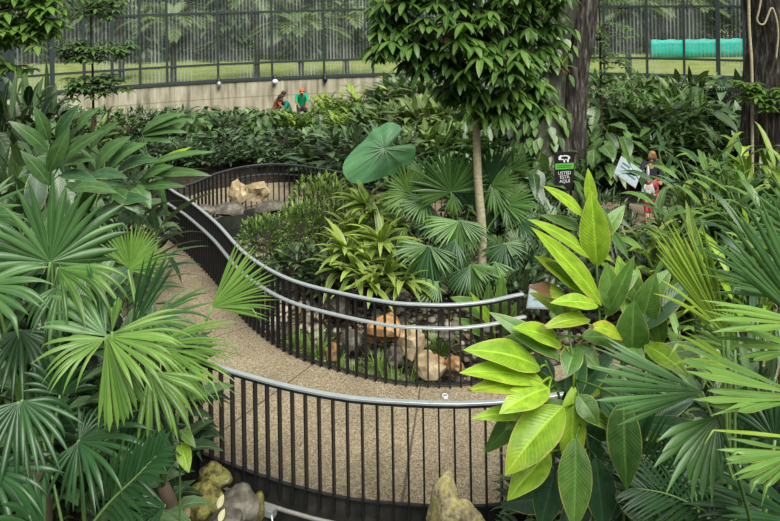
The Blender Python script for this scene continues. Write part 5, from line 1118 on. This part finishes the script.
# ------------------------------------------------------------------ outside the glass
mb = MB(); mb.add([(-70, 27, -.15), (70, 27, -.15), (70, 95, -.15), (-70, 95, -.15)], [(0, 1, 2, 3)]); 
n = 48; vs = []; fs = []
for i in range(n + 1):
    t_ = -1.5 + 3.0*i/n
    q = wp(t_, -.1, WR + .2); vs += [q, V((q.x*3.2 - WX*2.2, q.y*2.6 + 10, -.1))]
for i in range(n): fs.append((2*i, 2*i + 1, 2*i + 3, 2*i + 2))
mb = MB(); mb.add(vs, fs); tag(mb.build('lawn', 'lawn'), kind='structure')
def outtree(k):
    r = thing('tree', 'x', 'tree'); b = MB(); h = (8.5, 9.5, 8)[k]; b.tube([V((0, 0, -.1)), V((.15, 0, 2)), V((-.1, .1, 4.5)), V((.1, 0, h*.8))], [.25, .2, .16, .08], 8)
    b.build('trunk', 'bark_dark', r); f = MB()
    for i in range(1500):
        d = V((R.gauss(0, 1), R.gauss(0, 1), R.gauss(0, 1))).normalized(); rr = R.uniform(.55, 1)*(1 + .3*noise.noise(d*2 + V((k*5, 0, 0))))
        p = V((d.x*2.9*rr, d.y*2.6*rr, h*.56 + d.z*h*.46*rr)); p.z = p.z if i % 3 else R.uniform(.1, 3)
        leaf(f, p, V((d.x, d.y, d.z*.4)) + V((R.uniform(-.8, .8), R.uniform(-.8, .8), R.uniform(-.9, .3))), Z + d*.5, R.uniform(.5, 1.0), R.uniform(.2, .36), droop=.7, segs=2, prof='ell', tint=max(0, min(1, R.gauss(.35, .25))))
    f.build('crown', 'outleaf', r); return r
def outpalm(hh):
    r = thing('palm_tree', 'x', 'palm'); b = MB(); b.tube([V((0, 0, -.1)), V((.05, 0, hh*.5)), V((0, .05, hh))], [.2, .15, .14], 8); b.build('trunk', 'bark_dark' if hh != 9 else 'bark_pale', r); f = MB()
    for k in range(18):
        a = 2*PI*k/18 + R.uniform(-.15, .15); e = R.uniform(-.2, 1.2); d = V((math.cos(a)*math.cos(e), math.sin(a)*math.cos(e), math.sin(e))); o = V((0, 0, hh))
        pts = bez(o, o + d*1.5 + Z*.5, o + V((d.x*2.7, d.y*2.7, d.z*1.6 - .5)), 8); pinnate(f, pts, 20, .8, .11, Z, droop=.9, tint=R.uniform(.3, .9))
    f.build('crown', 'outpalm', r); return r
tp = [outtree(k) for k in range(3)]; used = [0]*3
X = -31; i = 0
for x in [-33, -29, -25.5, -22, -18.2, -14.5, -11, -7.2, -3.5, 0, 3.6, 7, 10.5, 14, 17.6, 21.5, 25.5, 29.5, 33]:
    for row, yy in ((0, 53.5), (1, 59)):
        k = (i*2 + row) % 3; lab = 'dense dark tree outside the glass in the unbroken screen beyond the lawn'; grp = 'trees beyond the lawn'
        loc = (x + R.uniform(-.8, .8) + row*1.7, yy + R.uniform(-1, 1), -.1)
        if not used[k]: used[k] = 1; tp[k].location = loc; tp[k]['label'] = lab; tp[k]['group'] = grp
        else: copy_thing(tp[k], loc, R.uniform(0, 6), R.uniform(.85, 1.15), lab, grp)
    i += 1
pp = None
for x, y, d, hh, lb in [(172, 24, 37, 1, 'short yellowish palm seen through the glass above the tall gingers on the left'), (255, 0, 40, 1, 'palm with a straight pale trunk seen through the glass above the workers'), (300, 30, 38, 1, 'palm with arching fronds seen through the glass right of the pale-trunked palm'), (345, 20, 41, 1, 'palm seen through the glass just left of the palmate tree crown'), (628, 8, 36, 1, 'palm with whitish arching fronds outside, left of the teal tarpaulin'), (120, 10, 41, 1, 'palm behind the glass at the tiered sapling'), (690, 6, 50.2, 1, 'palm standing behind the teal tarpaulin')]:
    p = P(x, y, d); h = max(2.0, p.z)
    if pp is None: pp = outpalm(4.0); pp.location = (p.x, d, -.1); pp['label'] = lb; pp.scale = (1, 1, h/4.0)
    else: copy_thing(pp, (p.x, d, -.1), R.uniform(0, 6), (1, 1, h/4.0), lb)
a, b_ = P(651, 57, 48.5), P(744, 57, 48.5); n = 40; vs = []; fs = []
for i in range(n + 1):
    x = a.x + (b_.x - a.x)*i/n
    for j, z in enumerate((-.05, .4, .8, 1.15)): vs.append((x, 48.5 + .02*math.sin(i*.9 + j*1.5) + .04*math.sin(i*.35), z + (.03*math.sin(i*.9) if j == 3 else 0)))
for i in range(n):
    for j in range(3): q_ = i*4 + j; fs.append((q_, q_ + 4, q_ + 5, q_ + 1))
tz = thing('tarpaulin_fence', 'long teal tarpaulin screen on posts standing on the lawn outside the glass', 'fence', (a.x, 48.5, -.1)); org = V(tz.location)
m_ = MB(); m_.add(vs, fs); o = m_.build('tarpaulin', 'tarp', tz, org); so_ = o.modifiers.new('thickness', 'SOLIDIFY'); so_.thickness = .01
for i in range(6):
    x = a.x + (b_.x - a.x)*i/5; m_ = MB(); m_.tube([(x, 48.66, -.15), (x, 48.66, 1.25)], .03, 6); m_.build('post', 'bark_dark', tz, org)
# ------------------------------------------------------------------ signs
def text(parent, s, size, loc, rot, mat, name='lettering'):
    cu = bpy.data.curves.new(name, 'FONT'); cu.body = s; cu.size = size; cu.align_x = 'CENTER'; cu.align_y = 'CENTER'; cu.extrude = .001
    cu.materials.append(mat); o = bpy.data.objects.new(name, cu); C.objects.link(o); o.parent = parent; me = bpy.data.meshes.new_from_object(o); nm_ = o.name; bpy.data.objects.remove(o); o = bpy.data.objects.new(nm_, me); C.objects.link(o); o.parent = parent; o.location = loc; o.rotation_euler = rot; return o
WH = M['white']; GB = plain('sign_green', (.10, .42, .05), .5)
d = 15.6; a = P(563, 152, d); bt = P(564, 191, d); p0 = V((a.x + .02, d, gz(a.x, d)))
sg = thing('sign', 'black standing sign with white animal picture and green band before the giant trunk', 'sign', p0); sg.rotation_euler = (0, 0, math.radians(8))
zt = a.z - p0.z; zb = bt.z - p0.z; w = 20*d/F/2
b = MB(); b.box((0, 0, (zt + zb)/2), w, .015, (zt - zb)/2); b.build('panel', 'black', sg, smooth=False)
for s_ in (-1, 1):
    b = MB(); b.box((s_*w*.7, .02, zb/2), .02, .012, zb/2 + .02); b.build('post', 'black', sg, smooth=False)
hh = zt - zb
b = MB(); b.box((0, -.017, zt - hh*.36), w*.96, .002, hh*.075); b.build('green_band', GB, sg, smooth=False)
dk = plain('sign_dark_print', (.03, .12, .03), .5)
for k in range(2):
    b = MB(); b.box((-.01, -.0195, zt - hh*(.34 + .045*k)), w*.7, .001, hh*.010); b.build('printed_line', dk, sg, smooth=False)
# four-legged animal outline in white
oc = (0, -.019, zt - hh*.16); u_ = w*.62
out_ = [(-1, -.1), (-.95, .45), (-.6, .75), (-.25, .62), (.1, .72), (.6, .62), (.98, .3), (.95, -.1), (.72, -.3), (.75, -.85), (.5, -.85), (.45, -.35), (.1, -.3), (.12, -.85), (-.12, -.85), (-.2, -.3), (-.55, -.25), (-.8, -.35)]
b = MB(); vs = [V((oc[0] + x*u_, oc[1], oc[2] + y*u_*.75)) for x, y in out_]; inn = [V((oc[0] + x*u_*.62 + .01, oc[1], oc[2] + (y*.55 + .05)*u_*.75)) for x, y in out_]; n = len(out_)
b.add(vs + inn, [(i, (i + 1) % n, n + (i + 1) % n, n + i) for i in range(n)]); o = b.build('animal_picture', 'white', sg, smooth=False)
for k, t_ in enumerate(('USTED', 'ESTÁ', 'AQUÍ')): text(sg, t_, hh*.115, (0, -.018, zt - hh*(.535 + .105*k)), (PI/2, 0, 0), WH)
def board(label, c, wd, ht, tilt, yaw, roll, rows, ground):
    base = V((c.x, c.y + .05, ground)); t = thing('information_board', label, 'sign', base)
    mt = Matrix.Rotation(yaw, 3, 'Z') @ Matrix.Rotation(roll, 3, 'Y') @ Matrix.Rotation(-tilt, 3, 'X')
    ax, ay, az = mt @ V((1, 0, 0)), mt @ V((0, 1, 0)), mt @ Z
    b = MB(); b.box(c, wd/2, .012, ht/2, ax, ay, az); b.build('frame', 'galv', t, base, smooth=False)
    f_ = c - ay*.014
    b = MB(); b.box(f_, wd/2*.93, .003, ht/2*.9, ax, ay, az); b.build('panel', plain('pale_blue_print', (.27, .36, .39), .3), t, base, smooth=False)
    for (x, z, w_, h_, cc) in rows:
        b = MB(); b.box(f_ - ay*.004 + ax*(x*wd) + az*(z*ht), w_*wd/2, .001, h_*ht/2, ax, ay, az); b.build('printed_block', plain('print', cc, .5), t, base, smooth=False)
    b = MB(); b.tube([base - Z*.05, V((base.x, base.y, c.z - ht*.2)), c + ay*.012], .035, 8); b.build('post', 'black', t, base)
DB = 17.0; c_ = P(628, 172, DB)
board('tilted pale information board on a black post beside the woman', c_, .60, .50, math.radians(35), math.radians(-4), math.radians(36),
      [(-.18, .22, .35, .09, (.05, .07, .08)), (.16, .2, .25, .07, (.75, .78, .78)), (-.1, .02, .55, .08, (.07, .09, .10)), (.15, -.14, .42, .08, (.05, .07, .09)), (-.2, -.2, .28, .16, (.2, .3, .22)), (.1, -.3, .5, .04, (.3, .36, .38))], gz(c_.x, c_.y, False))
c_ = P(543, 297, 9.75)
board('grey framed board at the right end of the inner railing, half hidden by ginger leaves', c_, .42, .34, math.radians(50), math.radians(-30), math.radians(-10), [(0, .1, .7, .1, (.12, .12, .11)), (0, -.15, .6, .06, (.15, .15, .14))], gz(c_.x, c_.y, False))
# ------------------------------------------------------------------ people
def skin_mesh(name, joints, edges, root_i, mat, parent, sub=2):
    me = bpy.data.meshes.new(name); me.from_pydata([j[0] for j in joints], edges, []); o = bpy.data.objects.new(name, me); C.objects.link(o)
    m1 = o.modifiers.new('s', 'SKIN'); m1.use_smooth_shade = True
    for i, j in enumerate(joints):
        r = j[1]; me.skin_vertices[0].data[i].radius = r if isinstance(r, tuple) else (r, r)
    me.skin_vertices[0].data[root_i].use_root = True
    m2 = o.modifiers.new('d', 'SUBSURF'); m2.levels = m2.render_levels = sub
    dg = bpy.context.evaluated_depsgraph_get(); dg.update(); ev = o.evaluated_get(dg); nm = bpy.data.meshes.new_from_object(ev)
    o.modifiers.clear(); o.data = nm; bpy.data.meshes.remove(me); nm.materials.clear(); nm.materials.append(M[mat] if isinstance(mat, str) else mat)
    nm.polygons.foreach_set('use_smooth', [True]*len(nm.polygons)); o.parent = parent; return o
def add_to(o, mb):
    bm = bmesh.new(); bm.from_mesh(o.data); vs = [bm.verts.new(p) for p in mb.v]
    for f in mb.f:
        try: bm.faces.new([vs[i] for i in f]).smooth = True
        except ValueError: pass
    bm.to_mesh(o.data); bm.free()
def person(label, loc, rz, h, pose, skin, top_m, leg_m, hair_m, long_hair=False, cap=None, shorts=False, group=None, jacket=None):
    """pose: joints in units of standing height, x right, -y forward"""
    t = thing('person', label, 'person', loc, group, rz); J = {k: V(v)*h for k, v in pose.items()}
    k_ = ['pelvis', 'waist', 'chest', 'neck', 'head0', 'shl', 'ell', 'wrl', 'hal', 'shr', 'elr', 'wrr', 'har', 'hpl', 'knl', 'anl', 'tol', 'hpr', 'knr', 'anr', 'tor']
    rad = dict(pelvis=(.075, .06), waist=(.066, .05), chest=(.082, .058), neck=.030, head0=.034, shl=.036, ell=.024, wrl=.016, hal=(.022, .012), shr=.036, elr=.024, wrr=.016, har=(.022, .012), hpl=.052, knl=.034, anl=.022, tol=.02, hpr=.052, knr=.034, anr=.022, tor=.02)
    E = [('pelvis', 'waist'), ('waist', 'chest'), ('chest', 'neck'), ('neck', 'head0')]
    for s_ in 'lr': E += [('chest', 'sh' + s_), ('sh' + s_, 'el' + s_), ('el' + s_, 'wr' + s_), ('wr' + s_, 'ha' + s_), ('pelvis', 'hp' + s_), ('hp' + s_, 'kn' + s_), ('kn' + s_, 'an' + s_), ('an' + s_, 'to' + s_)]
    sc_ = lambda r, g=1.0, a=0: tuple(q*h*g + a for q in r) if isinstance(r, tuple) else r*h*g + a
    body = skin_mesh('body', [(J[k], sc_(rad[k])) for k in k_], [(k_.index(a), k_.index(b)) for a, b in E], 0, skin, t)
    # head with face
    up = (J['head0'] - J['neck']).normalized(); hd = J['head0'] + up*h*.05; fwd = V(pose.get('look', (0, -1, -.2))); fwd = (fwd - up*fwd.dot(up)).normalized(); sd = fwd.cross(up)
    rm = Matrix((sd, -fwd, up)).transposed(); q = lambda x, y, z: hd + (sd*x + fwd*y + up*z)*h
    b = MB(); b.ball(hd, .043*h, .053*h, .064*h, 16, rm); b.ball(q(0, .05, -.006), .008*h, .012*h, .013*h, 8, rm); b.ball(q(0, .012, -.036), .028*h, .034*h, .026*h, 10, rm)
    for s_ in (-1, 1): b.ball(q(s_*.043, -.003, -.004), .006*h, .012*h, .017*h, 8, rm)
    for s_ in 'lr':                                                # five separate bent fingers on each hand
        w_, hn = J['wr' + s_], J['ha' + s_]; dv = (hn - w_).normalized(); sv = dv.cross(Z); sv = sv.normalized() if sv.length > .1 else V((1, 0, 0)); nv = sv.cross(dv)
        for i in range(4):
            r0 = hn + sv*(.012*(i - 1.5))*h; ln = (.036, .043, .040, .031)[i]*h
            b.tube([r0 - dv*.012*h, r0 + dv*ln*.5, r0 + dv*ln*.85 - nv*ln*.3, r0 + dv*ln*.95 - nv*ln*.6], [.0052*h, .005*h, .0045*h, .0035*h], 6)
        b.tube([w_.lerp(hn, .5) + sv*.014*h, w_.lerp(hn, .8) + sv*.032*h, hn + sv*.036*h + dv*.012*h], [.006*h, .0055*h, .004*h], 6)
    add_to(body, b)
    for s_ in (-1, 1):
        b = MB(); b.ball(q(s_*.017, .047, .006), .0065*h, .004*h, .0045*h, 8, rm); b.build('eye', 'black', t)
    b = MB(); b.ball(q(0, .048, -.030), .013*h, .004*h, .003*h, 8, rm); b.build('mouth', plain('lips', (.42, .16, .13), .5), t)
    b = MB(); b.ball(q(0, -.010, .017), .049*h, .054*h, .058*h, 16, rm)
    if long_hair:
        for s_ in (-1, 0, 1): b.ball(q(s_*.030, -.034, -.035), .028*h, .026*h, .062*h, 12, rm)
    b.build('hair', hair_m, t)
    if cap:
        b = MB(); b.ball(q(0, -.006, .046), .050*h, .056*h, .030*h, 14, rm); b.ball(q(0, .05, .042), .034*h, .032*h, .006*h, 12, rm); b.build('cap', cap, t)
    jt = ['pelvis', 'waist', 'chest', 'neck2', 'shl', 'ell', 'slvl', 'shr', 'elr', 'slvr']; J['neck2'] = J['chest'].lerp(J['neck'], .75)
    for s_ in 'lr': J['slv' + s_] = J['el' + s_].lerp(J['wr' + s_], .75 if jacket else .15)
    rad.update(neck2=.036, slvl=.024, slvr=.024)
    Et = [('pelvis', 'waist'), ('waist', 'chest'), ('chest', 'neck2')]
    for s_ in 'lr': Et += [('chest', 'sh' + s_), ('sh' + s_, 'el' + s_), ('el' + s_, 'slv' + s_)]
    skin_mesh('jacket' if jacket else 'shirt', [(J[k], sc_(rad[k], 1.12, .006)) for k in jt], [(jt.index(a), jt.index(b)) for a, b in Et], 0, jacket or top_m, t)
    if jacket:
        c0 = J['chest'].lerp(J['waist'], .35) + fwd*.07*h; b = MB(); b.ball(c0, .030*h, .02*h, .11*h, 12, Matrix((fwd.cross(Z).normalized(), -fwd, Z)).transposed()); b.build('shirt_front', top_m, t)
    jl = ['pelvis', 'hpl', 'knl', 'anl2', 'hpr', 'knr', 'anr2']
    for s_ in 'lr': J['an' + s_ + '2'] = J['kn' + s_].lerp(J['an' + s_], .02 if shorts else .85)
    rad.update(anl2=.032, anr2=.032)
    skin_mesh('shorts' if shorts else 'trousers', [(J[k], sc_(rad[k], 1.12, .005)) for k in jl], [(0, 1), (1, 2), (2, 3), (0, 4), (4, 5), (5, 6)], 0, leg_m, t)
    for s_ in 'lr':
        b = MB(); a_, c_ = J['an' + s_], J['to' + s_]; b.tube([a_ + (a_ - c_)*.25 - Z*.012*h, a_.lerp(c_, .5) - Z*.006*h, c_ + (c_ - a_)*.12 - Z*.004*h], [.024*h, .025*h, .018*h], 8); b.build('shoe', 'black', t)
    return t
stand = dict(pelvis=(0, 0, .52), waist=(0, 0, .62), chest=(0, -.01, .73), neck=(0, -.012, .835), head0=(0, -.025, .865), look=(-.9, -.5, -.35),
             shl=(.095, 0, .80), ell=(.125, -.03, .64), wrl=(.10, -.13, .57), hal=(.09, -.17, .56), shr=(-.095, -.01, .80), elr=(-.17, -.08, .69), wrr=(-.29, -.13, .70), har=(-.335, -.14, .71),
             hpl=(.05, 0, .50), knl=(.055, -.01, .285), anl=(.06, .01, .045), tol=(.07, -.08, .018), hpr=(-.05, 0, .50), knr=(-.055, -.02, .285), anr=(-.06, -.01, .045), tor=(-.07, -.1, .018))
hb = plain('blond_brown_hair', (.24, .125, .045), .6, var=.4); hk = plain('dark_hair', (.02, .014, .01), .5); hbr = plain('brown_hair', (.09, .045, .022), .55, var=.3)
nav = plain('dark_navy_cloth', (.018, .022, .03), .85); wht = plain('white_cloth', (.66, .68, .70), .8); red = plain('pinkish_red_cloth', (.52, .055, .085), .8); grs = plain('pale_grey_cloth', (.42, .46, .48), .8)
grn = plain('green_work_shirt_cloth', (.0, .36, .16), .8); tl = plain('dark_teal_cloth', (.0, .16, .13), .8); brn = plain('orange_brown_cloth', (.34, .12, .045), .8); dkc = plain('dark_cloth', (.025, .022, .024), .85); org_c = plain('orange_cap_cloth', (.45, .13, .05), .8); blk = M['black']
pw = P(652, 222, 17.35); pw.z = -.4
person('woman with blond-brown hair in dark jacket and white shirt at the information board', (pw.x, pw.y, -.4), math.radians(-8), 1.66, stand, 'skin', wht, red, hb, True, jacket=nav)
kid = dict(stand); kid.update(wrr=(-.15, -.12, .56), har=(-.155, -.16, .55), elr=(-.135, -.02, .65), look=(-.6, -.8, -.2))
pk = P(648, 222, 16.9)
person('child in a pale grey top and pinkish red shorts in front of the woman', (pk.x, pk.y, -.4), math.radians(15), 1.12, kid, 'skin', grs, red, hbr, True, shorts=True)
kneel = dict(pelvis=(0, 0, .27), waist=(0, -.03, .37), chest=(0, -.09, .47), neck=(0, -.14, .565), head0=(0, -.165, .59), look=(0, -1, -.6),
             shl=(.095, -.10, .535), ell=(.12, -.17, .41), wrl=(.08, -.28, .36), hal=(.07, -.32, .345), shr=(-.095, -.10, .535), elr=(-.12, -.17, .41), wrr=(-.08, -.28, .36), har=(-.07, -.32, .345),
             hpl=(.05, 0, .26), knl=(.075, -.2, .20), anl=(.07, -.03, .045), tol=(.07, -.12, .018), hpr=(-.05, 0, .26), knr=(-.075, -.2, .22), anr=(-.07, -.05, .045), tor=(-.07, -.14, .018))
for lb, x, yh, d, rz, tm, cap, hair in [('kneeling worker in an orange-brown shirt with dark hair, below the white globe lamp', 274, 90, 25.3, 80, brn, None, hk),
                                     ('kneeling worker in dark teal wearing a dark cap, between the other two workers', 290, 93, 25.2, -60, tl, dkc, hk),
                                     ('kneeling worker in a bright green shirt and orange cap, right of two other workers', 301, 86, 25.4, 12, grn, org_c, hk)]:
    hp = P(x, yh, d); hgt = 1.7; zf = gz(hp.x, d)
    need = hp.z - hgt*.71                                         # they work on the raised planting bank
    base = V((hp.x, d, need)); 
    person(lb, base, math.radians(rz), hgt, kneel, 'skin_dark', tm, dkc, hair, cap=cap)
    if need > zf + .02:
        b = MB(); b.ball((base.x, base.y, need - .48), .62, .55, .48, 16); tag(b.build('soil_mound', 'soil', org=(base.x, base.y, need - .9)), 'low mound of dark soil under the kneeling worker in ' + lb.split(' in ')[1].split(' with')[0].split(' wearing')[0].split(' and')[0], 'soil')
# ------------------------------------------------------------------ light: an overcast bright sky through the glass roof
w = bpy.data.worlds.new('sky'); sc.world = w; w.use_nodes = True; nt = w.node_tree; nt.nodes.clear()
out = N(nt, 'ShaderNodeOutputWorld'); bg = N(nt, 'ShaderNodeBackground'); tc = N(nt, 'ShaderNodeTexCoord'); sx = N(nt, 'ShaderNodeSeparateXYZ'); L(nt, tc.outputs['Generated'], sx.inputs[0])
c = ramp(nt, sx.outputs[2], [(0, (.14, .17, .17)), (.2, (.36, .41, .41)), (.65, (1, 1, .98))]); L(nt, c, bg.inputs[0]); bg.inputs[1].default_value = .5; L(nt, bg.outputs[0], out.inputs[0])
sl = bpy.data.lights.new('sun', 'SUN'); sl.energy = 5.6; sl.angle = math.radians(45); sl.color = (1, .97, .9)
so = bpy.data.objects.new('sun', sl); C.objects.link(so); so.rotation_euler = (math.radians(32), math.radians(18), 0); so.location = (0, 0, 12)
sc.view_settings.view_transform = 'Standard'; sc.view_settings.look = 'None'; sc.view_settings.gamma = 1; sc.view_settings.exposure = 0.1
sc.view_settings.use_curve_mapping = False
sc.cycles.max_bounces = 8; sc.cycles.transparent_max_bounces = 24; sc.cycles.diffuse_bounces = 4; sc.cycles.use_denoising = True
bpy.context.view_layer.update()
